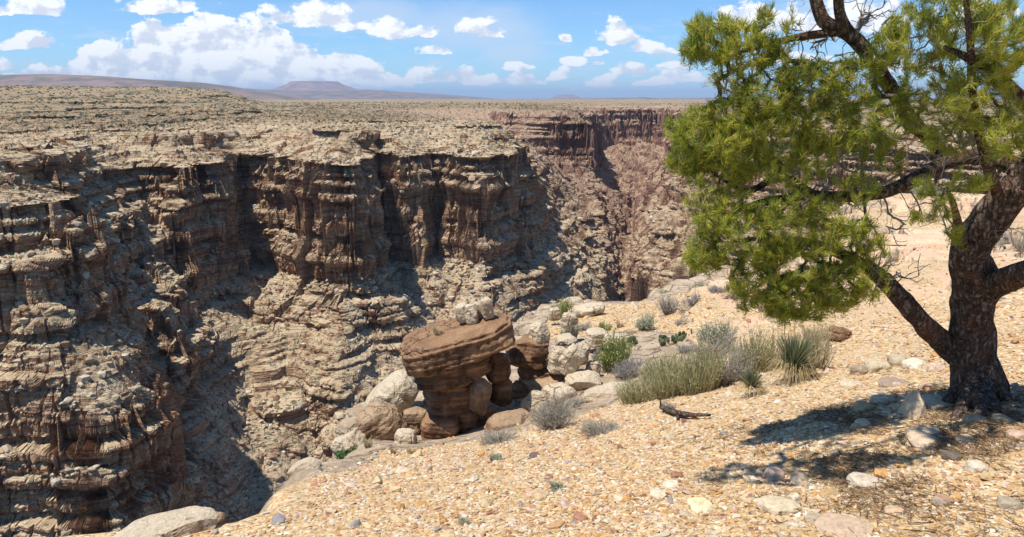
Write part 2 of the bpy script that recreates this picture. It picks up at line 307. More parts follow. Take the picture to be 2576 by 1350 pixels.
def build_canyon():
    az0, az1 = R(-56), R(47)
    # pass 1: coarse look at the ground to place the rows where it is steep
    n1, m1 = int(560*min(1, LOD*1.4)), int(1900*min(1, LOD*1.4))
    t1 = np.linspace(az0, az1, n1); r1 = np.geomspace(22, 1350, m1)
    T, RR = np.meshgrid(t1, r1)
    z, out, d = base_height((np.sin(T)*RR).astype(np.float32), (np.cos(T)*RR).astype(np.float32))
    dr = np.gradient(z, axis=0)/np.gradient(RR, axis=0); dt = np.gradient(z, axis=1)/(np.gradient(T, axis=1)*RR)
    gX = dr*np.sin(T)+dt*np.cos(T); gY = dr*np.cos(T)-dt*np.sin(T); g1 = np.hypot(gX, gY)+1e-6
    nX = -gX/g1; nY = -gY/g1
    def blur(a, na, nb):
        for ax, n in ((0, na), (1, nb)):
            for _ in range(n):
                a = np.moveaxis(a, ax, 0); b = a.copy(); b[1:-1] = (a[:-2]+a[1:-1]+a[2:])/3; a = np.moveaxis(b, 0, ax)
        return a
    nX = blur(nX, 9, 4); nY = blur(nY, 9, 4); g1 = blur(g1, 2, 1)
    lr = np.gradient(np.log(r1))[:, None]
    met = np.sqrt((.45*lr)**2+(dr*lr)**2)*(.12+.88*smooth(90, 130, RR))*(1-.35*smooth(600, 1300, RR))
    met = blur(met, 14, 60)
    cum = np.cumsum(met, 0); cum = (cum-cum[0])/(cum[-1]-cum[0])
    nr0 = int(2000*LOD); nc = int(1750*LOD); th = np.linspace(az0, az1, nc); q = np.linspace(0, 1, nr0)
    rs_ = np.empty((nr0, n1)); k_ = np.empty((nr0, n1))
    for j in range(n1): k_[:, j] = np.interp(q, cum[:, j], np.arange(m1))
    fj = np.linspace(0, n1-1, nc); j0 = np.minimum(fj.astype(int), n1-2); fr = fj-j0
    K = k_[:, j0]*(1-fr)+k_[:, j0+1]*fr                        # row index into pass 1
    RRn = 22*np.exp(K/(m1-1)*math.log(1350/22))
    Kf = np.concatenate([K, np.full((int(130*LOD), nc), m1-1.)])
    RR = np.concatenate([RRn, np.repeat(np.geomspace(1350, 60000, int(130*LOD)+1)[1:, None], nc, 1)])
    T = np.broadcast_to(th, RR.shape); nr = RR.shape[0]
    k0 = np.clip(Kf.astype(int), 0, m1-2); fk = (Kf-k0).astype(np.float32); J0 = np.broadcast_to(j0, RR.shape); Fr = np.broadcast_to(fr, RR.shape).astype(np.float32)
    def samp(A): A = A.astype(np.float32); return ((A[k0, J0]*(1-Fr)+A[k0, J0+1]*Fr)*(1-fk)+(A[k0+1, J0]*(1-Fr)+A[k0+1, J0+1]*Fr)*fk).ravel()
    nx = samp(nX); ny = samp(nY); g = samp(g1); l_ = np.hypot(nx, ny)+1e-3; conf = np.clip((l_-.25)*2., 0, 1)*(.6+.4*smooth(150, 260, np.hypot(*[0*l_, RR.ravel()]))); nx = nx/l_; ny = ny/l_
    x = (np.sin(T)*RR).astype(np.float32).ravel(); y = (np.cos(T)*RR).astype(np.float32).ravel(); del T, RR, Kf, k0, fk
    z, out, d = base_height(x, y)
    run = np.clip(1/g, .18, 2.6)*smooth(.10, .3, g)
    dep = np.clip(-(z)+1.2*vnoise(x/80, y/80, 0, 51)+.12*vnoise(x/9, y/9, 0, 52)+40, 0, 255)
    ii = np.clip((dep*10).astype(np.int32), 0, len(zt)-1)
    steep = smooth(1.15, 2.6, g)
    expo = smooth(-.35, .35, vnoise(x/40, y/40, z/12, 53)+.3*vnoise(x/9, y/9, 0, 54))
    amt = np.where(out, .8, np.maximum(steep, (.62*smooth(.5, .85, expo))*(1-.95*smooth(-.33, -.22, x/y))))
    off = saw[ii]*run*amt
    lay = lid[ii]
    _, _, cid = cell(x/4.2+lay*7.3, y/4.2+lay*3.1, 61); _, _, cid2 = cell(x/11, y/11, 62)
    _, _, cid3 = cell(x/1.9+lay*2.3, y/1.9-lay*5.1, 64)
    cf1, cf2, _ = cell(x/5.5, y/5.5, 63); crack = 1-smooth(.02, .09, cf2-cf1)
    hardn = smooth(.75, 1.9, g)
    hard2 = smooth(1.0, 2.6, g)
    off = off+hardn*(3.7*prot[ii]+1.5*(cid2-.5))+hard2*(2.0*(cid-.5)+.9*(cid3-.5)-1.8*crack)
    rr1 = np.hypot(x, y)
    fine = .35*vnoise(x/1.6, y/1.6, z/1.1, 71)+.25*vnoise(x/.7, y/.7, z/.6, 72)
    off = off+hardn*fine
    off = np.clip(off, -6.5, 6.5)*smooth(20, 60, rr1)*conf
    x = x+nx*off; y = y+ny*off
    _, _, rb = cell(x/2.1, y/2.1, 81); b1, b2, _ = cell(x/3.1, y/3.1, 82)
    rub = smooth(.5, .1, b1)*(rb > .55)
    z = z+(1-hardn)*(~out | (d < 90))*(.9*rub+.45*fine)*smooth(60, 110, rr1)*(1-smooth(900, 1500, rr1))
    return np.stack([x, y, z], 1), nr, nc
def canyon_material():
    m, t, b = material('canyon_rock', .95, .08)
    g = geo(t); P = g['Position']; N = g['Normal']; x, y, z = t.sep(P); nz = t.sep(N)[2]
    wob = t.noise(P, .02, 3); zz = t.math('ADD', z, t.math('MULTIPLY', wob, 7.0))
    vz = t.comb(t.math('MULTIPLY', x, .03), t.math('MULTIPLY', y, .03), t.math('MULTIPLY', zz, .55))
    band = t.noise(vz, 1.0, 4, .6)
    band2 = t.noise(t.comb(t.math('MULTIPLY', x, .15), t.math('MULTIPLY', y, .15), t.math('MULTIPLY', zz, 2.2)), 1.0, 3, .6)
    k = t.math('ADD', t.math('MULTIPLY', band, .55), t.math('MULTIPLY', band2, .45))
    cliff = t.ramp(k, [(.34, (.15, .066, .038)), (.43, (.29, .145, .080)), (.50, (.39, .235, .138)), (.58, (.46, .32, .195)), (.68, (.53, .41, .265))])
    # rim beds paler, inner gorge redder
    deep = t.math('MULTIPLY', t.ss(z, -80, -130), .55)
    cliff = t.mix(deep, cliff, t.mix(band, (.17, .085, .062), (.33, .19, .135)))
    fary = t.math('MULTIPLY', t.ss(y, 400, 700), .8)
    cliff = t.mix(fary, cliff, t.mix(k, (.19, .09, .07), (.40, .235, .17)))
    # desert varnish: dark vertical streaks
    st = t.noise(t.comb(t.math('MULTIPLY', x, .32), t.math('MULTIPLY', y, .32), t.math('MULTIPLY', z, .035)), 1.0, 4, .65)
    var = t.ss(st, .48, .66)
    cliff = t.mix(t.math('MULTIPLY', var, .32), cliff, (.055, .034, .026))
    flatc = t.noise(P, .09, 4, .6)
    flat = t.mix(t.ss(flatc, .35, .65), (.42, .305, .185), (.54, .42, .27))
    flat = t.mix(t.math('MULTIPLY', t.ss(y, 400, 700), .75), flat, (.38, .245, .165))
    sc = t.vor(P, .42, out='Distance'); scn = t.noise(P, .05, 2)
    thr = t.math('MULTIPLY', scn, .62); dots = t.math('SUBTRACT', 1.0, t.ss(t.math('SUBTRACT', sc, thr), -.08, .04))
    flat = t.mix(t.math('MULTIPLY', dots, .75), flat, (.125, .125, .065))
    st2 = t.noise(P, 1.7, 3, .6); flat = t.mix(t.ss(st2, .55, .72), flat, (.56, .48, .35))
    w = t.ss(t.math('ADD', nz, t.math('MULTIPLY', t.math('SUBTRACT', flatc, .5), .35)), .40, .62)
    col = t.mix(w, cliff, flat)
    fine = t.noise(P, 2.2, 5, .65)
    col = t.mix(1.0, col, t.ramp(fine, [(.3, .72), (.5, 1.0), (.7, 1.22)]), 'MULTIPLY')
    # open scrub plain beyond the rim
    pl = t.ss(z, -13.2, -10.5)
    pd = t.vor(t.vec('MULTIPLY', P, (1., 1., 0.)), .16, out='Distance'); pn = t.noise(P, .012, 3); pf = t.noise(P, .3, 3)
    plain = t.mix(t.ss(pn, .4, .62), (.36, .26, .155), (.29, .22, .135))
    pdot = t.math('SUBTRACT', 1.0, t.ss(t.math('ADD', pd, t.math('MULTIPLY', pf, -.35)), .12, .32))
    plain = t.mix(t.math('MULTIPLY', pdot, .8), plain, (.10, .10, .065))
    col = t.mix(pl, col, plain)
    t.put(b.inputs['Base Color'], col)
    hb = t.math('ADD', t.math('MULTIPLY', t.noise(P, .9, 5, .65), 1.0), t.math('MULTIPLY', t.noise(P, 3.5, 3, .6), .35))
    thin = t.noise(t.comb(t.math('MULTIPLY', x, .10), t.math('MULTIPLY', y, .10), t.math('MULTIPLY', t.math('ADD', z, t.math('MULTIPLY', wob, 2.)), 1.5)), 1.0, 3, .6)
    hb = t.math('ADD', hb, t.math('MULTIPLY', t.ss(thin, .42, .58), 1.3))
    t.put(b.inputs['Normal'], t.bump(hb, .65, .9))
    return m
_v, _nr, _nc = build_canyon()
cm = canyon_material()
CANV, CANR, CANC = _v, _nr, _nc
canyon = np_mesh('canyon_terrain', _v, grid_faces(_nr, _nc), cm, False)
tag(canyon, kind='structure', label='deep layered sandstone canyon with its walls, terraces and the plateau around it')
# ================================================================ NEAR GROUND
# a few sightings (view row/column, distance) fix a smooth surface; everything near stands on it
CP = [(480, 1350, 3.9), (1300, 1350, 3.25), (2000, 1350, 2.9), (2576, 1350, 2.6), (0, 1500, 3.6), (-400, 1400, 4.2), (1300, 1180, 4.8), (1000, 1165, 6.3), (740, 1255, 5.0), (1390, 1062, 7.6),
      (1100, 1110, 9.0), (900, 1120, 8.2), (1010, 945, 12.0), (1990, 1000, 5.6), (2450, 1000, 4.25), (2576, 1120, 3.4), (1900, 1200, 3.9), (1700, 980, 7.4), (1560, 935, 10.), (1400, 890, 12.),
      (1650, 800, 14.5), (1800, 740, 19.), (1480, 775, 16.5), (2300, 800, 8.3), (2250, 600, 22.), (2576, 520, 30.), (2576, 700, 10.5), (2300, 660, 16.), (2100, 900, 7.6), (3200, 1100, 3.4), (3200, 600, 20.), (3600, 520, 36.), (2200, 520, 30.)]
cp = np.array([at(*c)[:] for c in CP])
extra = np.array([(0, 0, -1.65), (3, 0, -1.3), (6, -2, -1.0), (0, -6, -1.2), (-4, -3, -3.0), (-6, 3, -5.0), (8, 4, -1.2), (20, 4, -.6)])
cp = np.concatenate([cp, extra])
def _tps(px, py, cx, cy):
    d2 = (px[:, None]-cx[None])**2+(py[:, None]-cy[None])**2
    return .5*d2*np.log(d2+1e-9)
_n = len(cp); _A = np.zeros((_n+3, _n+3)); _A[:_n, :_n] = _tps(cp[:, 0], cp[:, 1], cp[:, 0], cp[:, 1])+np.eye(_n)*1.5
_A[:_n, _n:] = np.c_[np.ones(_n), cp[:, :2]]; _A[_n:, :_n] = _A[:_n, _n:].T
_wt = np.linalg.solve(_A, np.r_[cp[:, 2], 0, 0, 0])
def g0(x, y):
    x = np.atleast_1d(np.asarray(x, float)); y = np.atleast_1d(np.asarray(y, float)); sh = x.shape; x = x.ravel(); y = y.ravel(); out = np.empty(len(x))
    for i in range(0, len(x), 40000):
        a, b = x[i:i+40000], y[i:i+40000]; out[i:i+40000] = _tps(a, b, cp[:, 0], cp[:, 1])@_wt[:_n]+_wt[_n]+_wt[_n+1]*a+_wt[_n+2]*b
    return out.reshape(sh)
def hit(u, v, far=45.):
    """where the sight line through (u, v) meets the smooth near surface"""
    sx, sz = ray(u, v); d = np.geomspace(1.5, far, 500); h = sz*d-g0(sx*d, d)
    k = np.argmax(h < 0); k = k if h[k] < 0 else len(d)-1
    return float(sx*d[k]), float(d[k])
RIM = [hit(*p) for p in [(-300, 1420), (100, 1380), (330, 1352), (480, 1345), (600, 1315), (735, 1268), (770, 1200), (860, 1140), (900, 1080), (960, 1010), (1010, 950), (1080, 905), (1180, 880), (1290, 860), (1330, 815), (1390, 768), (1450, 757), (1560, 765), (1700, 742), (1800, 716), (1950, 668), (2080, 600), (2200, 505), (2400, 488), (2600, 478), (3300, 470)]]
RIMP = np.array([(-9, 0)]+RIM+[(60, 20), (40, -12), (-9, -12)], float)
def rimd(x, y): return -sdist(RIMP, np.asarray(x, np.float32), np.asarray(y, np.float32))   # >0 beyond the rim
def ground_z(x, y, detail=True):
    x = np.asarray(x, float); y = np.asarray(y, float); r = np.hypot(x, y)
    z = g0(x, y); w = .25*vnoise(x/1.3, y/1.3, 0, 101)+.12*vnoise(x/.4, y/.4, 0, 102)
    d = rimd(x, y)+w*np.clip(r/6, .5, 3)
    if detail:
        z = z+.035*fbm(x/.9, y/.9, 0, 3, 103)*np.clip(r/4, .6, 3)+.01*vnoise(x/.16, y/.16, 0, 104)
        # low bedrock ledges on the far right
        m = smooth(1.2, 2.2, x-.12*y)*smooth(8, 11, y)
        pl_ = smooth(-.03, .03, fbm(x/3.2, y/1.5, 0, 4, 106))*.24+smooth(-.03, .03, fbm(x/1.9+5, y/.9, 3, 4, 107))*.13; z = z+m*pl_*smooth(9, 14, y)
        q = z*1.6+.5*vnoise(x/2.5, y/2.5, 0, 105); stp = (np.floor(q)+smooth(.55, .8, q-np.floor(q)))/1.6-.5/1.6*.6*vnoise(x/2.5, y/2.5, 0, 105)
        z = z*(1-m*.8)+(stp)*(m*.8)
    dd = np.clip(d, 0, 1e3)
    drop = 3.2*np.clip(dd-.25, 0, 1e3)+.4*smooth(0, .5, dd)
    k = drop*.9; kk = (np.floor(k)+smooth(.3, .75, k-np.floor(k)))/.9
    drop = np.where(dd > .3, .35*drop+.65*kk, drop)
    return z-np.clip(drop, 0, 75)
def bare_w(x, y):
    """how bare of gravel the bedrock is: near the rocky edge on the left and centre"""
    d = rimd(x, y); c = hit(1200, 1060); e = hit(1450, 930)
    a = smooth(-.7, -.15, d)*(1-smooth(2.5, 5., x-.12*y))*smooth(5.2, 6.5, y)
    b_ = np.maximum(1-smooth(1.2, 2.6, np.hypot((x-c[0])/1.4, y-c[1])), 1-smooth(1.3, 2.4, np.hypot(x-e[0], (y-e[1])/1.4)))
    return np.maximum(a, b_)
def gz(x, y): return float(ground_z(np.array([x]), np.array([y]))[0])
def spot(u, v):
    x, y = hit(u, v); return Vector((x, y, gz(x, y)))
def build_ground():
    az = np.concatenate([np.linspace(R(-150), R(-48), 60, endpoint=False), np.linspace(R(-48), R(48), int(760*LOD)), np.linspace(R(48), R(150), 60)[1:]])
    rr = np.concatenate([[.01, .4, .8, 1.2], np.geomspace(1.6, 60, int(900*LOD)), np.geomspace(60, 95, 20)[1:]])
    T, RR = np.meshgrid(az, rr); x = np.sin(T)*RR; y = np.cos(T)*RR
    z = ground_z(x.ravel(), y.ravel())
    back = np.maximum(0, -y.ravel()-6)
    return np.stack([x.ravel(), y.ravel(), z], 1), len(rr), len(az), np.repeat(bare_w(x.ravel(), y.ravel())[:, None], 3, 1)
def ground_material():
    m, t, b = material('sandy_gravel', .95, .1)
    g = geo(t); P = g['Position']; nz = t.sep(g['Normal'])[2]
    n1 = t.noise(P, .55, 4, .6); n2 = t.noise(P, 3.0, 4, .6)
    sand = t.mix(t.ss(n1, .35, .65), (.41, .26, .125), (.50, .355, .19)); sand = t.mix(t.ss(n2, .4, .62), sand, (.54, .39, .21))
    c1 = t.vor(P, 42.0, out='Color'); d1 = t.vor(P, 42.0, out='Distance')
    h = t.sep(c1)[0]
    peb = t.ramp(h, [(0, (.22, .12, .07)), (.15, (.45, .25, .10)), (.35, (.52, .32, .13)), (.55, (.56, .40, .21)), (.8, (.60, .48, .31)), (1, (.66, .58, .44))])
    col = t.mix(.75, sand, peb)
    c2 = t.vor(P, 15.0, out='Color'); d2 = t.vor(P, 15.0, out='Distance'); h2 = t.sep(c2)[1]
    peb2 = t.ramp(h2, [(0, (.24, .13, .09)), (.3, (.52, .30, .14)), (.6, (.66, .50, .30)), (1, (.74, .68, .56))])
    w2 = t.math('MULTIPLY', t.math('SUBTRACT', 1.0, t.ss(d2, .30, .42)), t.ss(t.sep(c2)[2], .60, .62))
    col = t.mix(w2, col, peb2)
    # bare rock: pale bedrock where steep, pinkish ledges to the far right
    rockc = t.mix(t.ss(t.noise(P, 2.4, 6, .7), .36, .64), (.42, .31, .20), (.60, .48, .34)); rockc = t.mix(t.ss(t.noise(P, 16, 5, .75), .5, .66), rockc, (.46, .31, .19))
    ck = t.vor(t.vec('ADD', P, t.vec('MULTIPLY', t.noise(P, 3, 4, .6, out=1), (.5, .5, .5))), 1.7, 'DISTANCE_TO_EDGE'); rockc = t.mix(t.math('MULTIPLY', t.math('SUBTRACT', 1.0, t.ss(ck, .0, .03)), .6), rockc, (.16, .10, .065))
    x_, y_, z_ = t.sep(P)
    ledge = t.math('MULTIPLY', t.ss(y_, 9, 13), t.ss(t.math('SUBTRACT', x_, t.math('MULTIPLY', y_, .16)), .8, 2.2))
    lcol = t.mix(t.ss(t.noise(t.comb(t.math('MULTIPLY', x_, .3), t.math('MULTIPLY', y_, .3), t.math('MULTIPLY', z_, 3.)), 1.0, 4), .4, .62), (.58, .38, .24), (.66, .48, .31))
    patch = t.math('MULTIPLY', ledge, t.ss(t.noise(P, .45, 3), .42, .5)); col = t.mix(patch, col, lcol)
    at_ = t.n.new('ShaderNodeAttribute'); at_.attribute_name = 'tone'; bare = t.sep(at_.outputs['Vector'])[0]
    bw = t.ss(t.math('ADD', bare, t.math('MULTIPLY', t.math('SUBTRACT', n1, .5), .9)), .42, .55)
    w = t.math('SUBTRACT', 1.0, t.ss(t.math('ADD', nz, t.math('MULTIPLY', t.math('SUBTRACT', n2, .5), .3)), .60, .80))
    w = t.math('MAXIMUM', w, bw); col = t.mix(w, col, rockc)
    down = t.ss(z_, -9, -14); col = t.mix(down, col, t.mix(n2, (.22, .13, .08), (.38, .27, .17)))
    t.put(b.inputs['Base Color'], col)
    nb = t.math('SUBTRACT', 1.0, d1); nb2 = t.math('SUBTRACT', 1.0, d2)
    f = t.math('SUBTRACT', 1.0, w)
    b1 = t.bump(t.math('MULTIPLY', nb, f), .7, .012)
    b2 = t.bump(t.math('MULTIPLY', t.math('MULTIPLY', nb2, w2), f), .9, .03, b1)
    b3 = t.bump(t.math('MULTIPLY', t.math('ADD', t.math('MULTIPLY', t.ss(ck, .0, .04), .6), t.noise(P, 7, 7, .72)), w), 1.0, .09, b2); t.put(b.inputs['Normal'], t.bump(t.noise(P, 9, 4, .65), .5, .04, b3))
    return m
_v, _nr, _nc, _bw = build_ground(); gm = ground_material()
ground = np_mesh('ground', _v, grid_faces(_nr, _nc), gm, True, None, _bw); tag(ground, kind='structure', label='sandy gravel slope at the canyon rim with pale bedrock showing at its edge')
# ================================================================ FAR LAND
def ridge_obj(name, prof, dist, depth, base, mat, label, rough=0.):
    """a long ridge: prof = (view column, top row), standing dist metres away, depth metres front to back"""
    us = np.array([p[0] for p in prof], float); tops = np.array([ray(p[0], p[1])[1]*dist for p in prof]); xs = np.array([ray(p[0], p[1])[0]*dist for p in prof])
    n = int(max(40, (us[-1]-us[0])/3)); X = np.linspace(xs[0], xs[-1], n); Z = np.interp(X, xs, tops)
    D = np.linspace(-1, 1, 29); XX_, DD = np.meshgrid(X, D)
    y = dist+DD*depth; prof_d = np.where(DD < 0, smooth(-1, -.12, DD)**.8, 1-.6*smooth(.1, 1, DD))
    zt_ = np.interp(XX_, X, Z)
    nse = fbm(XX_/dist*60, y/dist*60, 0, 4, 201)*rough
    z = base+(zt_-base)*np.clip(prof_d+nse*(1-prof_d)*1.2*prof_d, 0, 1.02)
    o = np_mesh(name, np.stack([XX_.ravel(), y.ravel(), z.ravel()], 1), grid_faces(len(D), n), mat)
    return tag(o, kind='structure', label=label)
def mesa_obj(name, u0, u1, vt, vb, dist, mat, label, lf=.32):
    x0, zb = ray(u0, vb); x1 = ray(u1, vb)[0]; zt_ = ray(u0, vt)[1]*dist; zb = zb*dist-20; c = (x0+x1)/2*dist; rad = (x1-x0)/2*dist
    na = 160; prof = [(1.3, 0, 0), (1.0, .10, .1), (.80, .34, .35), (.62, .62, .5), (.53, .78, .6), (.49, .93, 1), (.46, .97, 1), (.45, 1.0, 1), (.0, 1.0, 1)]
    pr = []
    for (a, b, c_), (a2, b2, c2) in zip(prof, prof[1:]):
        for k in range(5): pr.append((a+(a2-a)*k/5, b+(b2-b)*k/5))
    pr.append((0, 1.0)); th = np.linspace(0, 2*np.pi, na+1); V = []
    for (r, h) in pr:
        gl = 1+.05*np.sin(th*9+1)*(r < 1.1)*(r > .3)+.07*vnoise(np.cos(th)*5, np.sin(th)*5, r*1.5, 211)+.03*vnoise(np.cos(th)*16, np.sin(th)*16, r*4, 212)
        V.append(np.stack([c+np.cos(th)*rad*r*gl*1.0, dist+np.sin(th)*rad*r*gl*.8, zb+(zt_-zb)*h+0*th], 1))
    o = np_mesh(name, np.concatenate(V), grid_faces(len(pr), na+1)[:, ::-1], mat); return tag(o, kind='structure', label=label)
def far_mat(name, c1, c2, sc):
    m, t, b = material(name, .95, .05); P = geo(t)['Position']; z = t.sep(P)[2]
    n = t.noise(t.vec('MULTIPLY', P, (1, 1, 3)), sc, 5, .65); t.put(b.inputs['Base Color'], t.mix(t.ss(n, .38, .62), c1, c2)); return m
hm = far_mat('far_hill', (.26, .17, .13), (.115, .105, .08), .004); mm = far_mat('mesa_rock', (.20, .115, .10), (.34, .20, .15), .003)
ridge_obj('hills', [(-500, 200), (-200, 192), (0, 190), (150, 188), (250, 191), (340, 198), (430, 203), (480, 206), (560, 216), (620, 229), (690, 241), (760, 249)], 7500, 1500, -30, hm, 'long dark scrub-covered hill range behind the left plateau', .5)
ridge_obj('distant_hills', [(430, 224), (600, 222), (690, 226), (760, 229), (860, 229), (940, 226), (1010, 231), (1090, 236), (1160, 241), (1240, 248)], 16000, 4500, -60, hm, 'low hazy hills spreading under the flat-topped mesa', .5)
ridge_obj('low_ridge', [(1300, 249), (1480, 247), (1530, 246), (1620, 244.5), (1650, 247), (1800, 246), (1900, 244), (2300, 247), (2700, 245)], 12000, 600, -30, hm, 'thin low ridge along the horizon', .3)
mesa_obj('mesa', 672, 910, 204.5, 231, 21000, mm, 'large flat-topped mesa on the horizon above the left canyon wall')
mesa_obj('mesa', 1378, 1468, 238, 249, 27000, mm, 'small flat-topped mesa on the horizon at the centre')
# ================================================================ SHAPE BUILDERS
def pxm(n, d): return n*VS/F*d
def tubes(P, Rd, sides=3, twist=0.):
    """P (n,k,3) centre lines, Rd (n,k) radii -> verts, quad faces"""
    P = np.asarray(P, float); Rd = np.asarray(Rd, float); n, k, _ = P.shape
    T = np.gradient(P, axis=1); T /= np.linalg.norm(T, axis=2, keepdims=True)+1e-9
    up = np.where(np.abs(T[:, :1, 2:3]) > .9, np.array([1., 0, 0]), np.array([0, 0, 1.])); up = np.broadcast_to(up, T.shape)
    A = np.cross(T, up); A /= np.linalg.norm(A, axis=2, keepdims=True)+1e-9; B = np.cross(T, A)
    ph = np.arange(sides)/sides*2*np.pi+twist
    V = P[:, :, None]+Rd[:, :, None, None]*(A[:, :, None]*np.cos(ph)[None, None, :, None]+B[:, :, None]*np.sin(ph)[None, None, :, None])
    idx = np.arange(n*k*sides).reshape(n, k, sides); a = idx[:, :-1]; b = idx[:, 1:]
    Fq = np.stack([a, np.roll(a, -1, 2), np.roll(b, -1, 2), b], -1).reshape(-1, 4)
    return V.reshape(-1, 3), Fq
def ribbons(P, Wd, side):
    """flat blades: P (n,k,3), Wd (n,k) half widths, side (n,3)"""
    n, k, _ = P.shape; s = side[:, None, :]*Wd[:, :, None]
    V = np.stack([P-s, P+s], 2).reshape(-1, 3); idx = np.arange(n*k*2).reshape(n, k, 2)
    Fq = np.stack([idx[:, :-1, 0], idx[:, :-1, 1], idx[:, 1:, 1], idx[:, 1:, 0]], -1).reshape(-1, 4); return V, Fq
class Acc:
    def __init__(s): s.v = []; s.f = []; s.c = []; s.n = 0
    def add(s, v, f, c):
        c = np.broadcast_to(np.asarray(c, float), (len(v), 3)) if np.ndim(c) < 2 else c
        s.v.append(v); s.f.append(f+s.n); s.c.append(c); s.n += len(v)
    def make(s, name, mat, parent=None, smooth_sh=False):
        return np_mesh(name, np.concatenate(s.v), np.concatenate(s.f), mat, smooth_sh, parent, np.concatenate(s.c))
def empty(name, loc=(0, 0, 0)):
    o = link(bpy.data.objects.new(name, None)); o.location = loc; o.empty_display_size = .2; return o
def localise(o, loc):
    """move a mesh's origin to loc without moving the mesh"""
    me = o.data; n = len(me.vertices); a = np.empty(n*3, np.float32); me.vertices.foreach_get('co', a)
    a = a.reshape(-1, 3)-np.array(loc, np.float32); me.vertices.foreach_set('co', a.ravel()); me.update(); o.location = loc; return o
_ico = {}
def ico(n):
    if n not in _ico:
        bm = bmesh.new(); bmesh.ops.create_icosphere(bm, subdivisions=n, radius=1.0); bm.verts.ensure_lookup_table()
        _ico[n] = (np.array([v.co[:] for v in bm.verts]), np.array([[v.index for v in f.verts] for f in bm.faces])); bm.free()
    return _ico[n]
def rock_shape(dims, seed, box=3.5, cuts=9, strata=0., lay=.12, rough=.06, sub=5, crackw=0.):
    rs = np.random.RandomState(seed); v, f = ico(sub); v = v.copy()
    q = np.sum(np.abs(v)**box, 1)**(1/box); v = v/q[:, None]
    for _ in range(cuts):
        n = rs.normal(size=3); n[2] *= .6; n /= np.linalg.norm(n); d = rs.uniform(.74, 1.02)*(1+.25*(box > 3))
        k = v@n-d; k = np.clip(k, 0, None); v = v-k[:, None]*n
    m = np.array(dims)/2.; v = v*m
    s = min(dims); o = seed*3.7
    v = v*(1+.035*vnoise(v[:, 0]/s*2.6+o, v[:, 1]/s*2.6, v[:, 2]/s*2.6, seed+1)[:, None]*rough/.06)
    nrm = v/(np.linalg.norm(v/m, axis=1, keepdims=True)*m+1e-9)
    dsp = rough*s*(fbm(v[:, 0]/s*1.6+o, v[:, 1]/s*1.6, v[:, 2]/s*1.6, 4, seed)*1.1)+rough*.35*s*vnoise(v[:, 0]/s*9+o, v[:, 1]/s*9, v[:, 2]/s*9, seed+3)
    if strata:
        zz = (v[:, 2]+.04*s*vnoise(v[:, 0]/s*1.3, v[:, 1]/s*1.3, o, seed+5))/lay
        g = vnoise(o, 3., zz, seed+6)*.6+vnoise(o, 7., zz*2.3, seed+7)*.4; dsp = dsp+strata*g
    if crackw:
        r = np.abs(vnoise(v[:, 0]/s*1.4+o, v[:, 1]/s*1.4, v[:, 2]/s*.7, seed+9)); dsp = dsp-crackw*(1-np.clip(r/.05, 0, 1))
    hv = nrm.copy(); hv[:, 2] *= .35; v = v+hv*dsp[:, None]
    return v, f
def rotm(rx, ry, rz): return np.array(Matrix.Rotation(R(rz), 3, 'Z') @ Matrix.Rotation(R(ry), 3, 'Y') @ Matrix.Rotation(R(rx), 3, 'X'))
def rock(name, loc, dims, mat, rot=(0, 0, 0), parent=None, label=None, cat='rock', group=None, **k):
    v, f = rock_shape(dims, **k); v = v@rotm(*rot).T
    o = np_mesh(name, v, f, mat, False, parent); o.location = Vector(loc)-(Vector(parent.location) if parent else Vector())
    for p in (): pass
    if label: tag(o, label, cat, group)
    return o
def rock_material(name, c_hi, c_lo, varn, amt, lay=.1):
    m, t, b = material(name, .93, .12); P = geo(t)['Position']; x, y, z = t.sep(P); nz = t.sep(geo(t)['Normal'])[2]
    n = t.noise(P, 2.3, 5, .62); bd = t.noise(t.comb(t.math('MULTIPLY', x, .8), t.math('MULTIPLY', y, .8), t.math('DIVIDE', z, lay)), 1.0, 4, .6)
    col = t.mix(t.ss(t.math('ADD', t.math('MULTIPLY', n, .5), t.math('MULTIPLY', bd, .5)), .4, .6), c_lo, c_hi)
    vn = t.noise(t.comb(t.math('MULTIPLY', x, 2.6), t.math('MULTIPLY', y, 2.6), t.math('MULTIPLY', z, 1.2)), 1.0, 5, .68)
    col = t.mix(t.math('MULTIPLY', t.ss(vn, .46, .62), amt), col, varn)
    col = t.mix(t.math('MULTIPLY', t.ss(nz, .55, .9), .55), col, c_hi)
    sp = t.noise(P, 38, 3, .7); col = t.mix(1.0, col, t.ramp(sp, [(.3, .78), (.5, 1.), (.7, 1.15)]), 'MULTIPLY')
    crk = t.vor(t.vec('ADD', t.comb(x, y, t.math('MULTIPLY', z, 2.0)), t.vec('MULTIPLY', t.noise(P, 3.5, 4, .65, out=1), (.35, .35, .5))), 3.0, 'DISTANCE_TO_EDGE')
    ckm = t.math('MULTIPLY', t.math('SUBTRACT', 1.0, t.ss(crk, .0, .035)), t.ss(t.noise(P, 1.3, 2), .50, .60)); col = t.mix(t.math('MULTIPLY', ckm, .65), col, (.07, .04, .028)); t.put(b.inputs['Base Color'], col)
    h = t.math('ADD', t.math('MULTIPLY', t.noise(P, 14, 6, .68), 1.0), t.math('MULTIPLY', bd, .8)); h = t.math('SUBTRACT', h, t.math('MULTIPLY', ckm, .45))
    t.put(b.inputs['Normal'], t.bump(h, .95, .07)); return m
rk_pale = rock_material('pale_rock', (.68, .56, .39), (.54, .42, .28), (.36, .24, .15), .28)
rk_tan = rock_material('tan_rock', (.50, .35, .21), (.34, .20, .115), (.10, .055, .035), .55)
rk_brown = rock_material('varnished_rock', (.42, .25, .135), (.21, .11, .06), (.055, .028, .018), .8, .07)
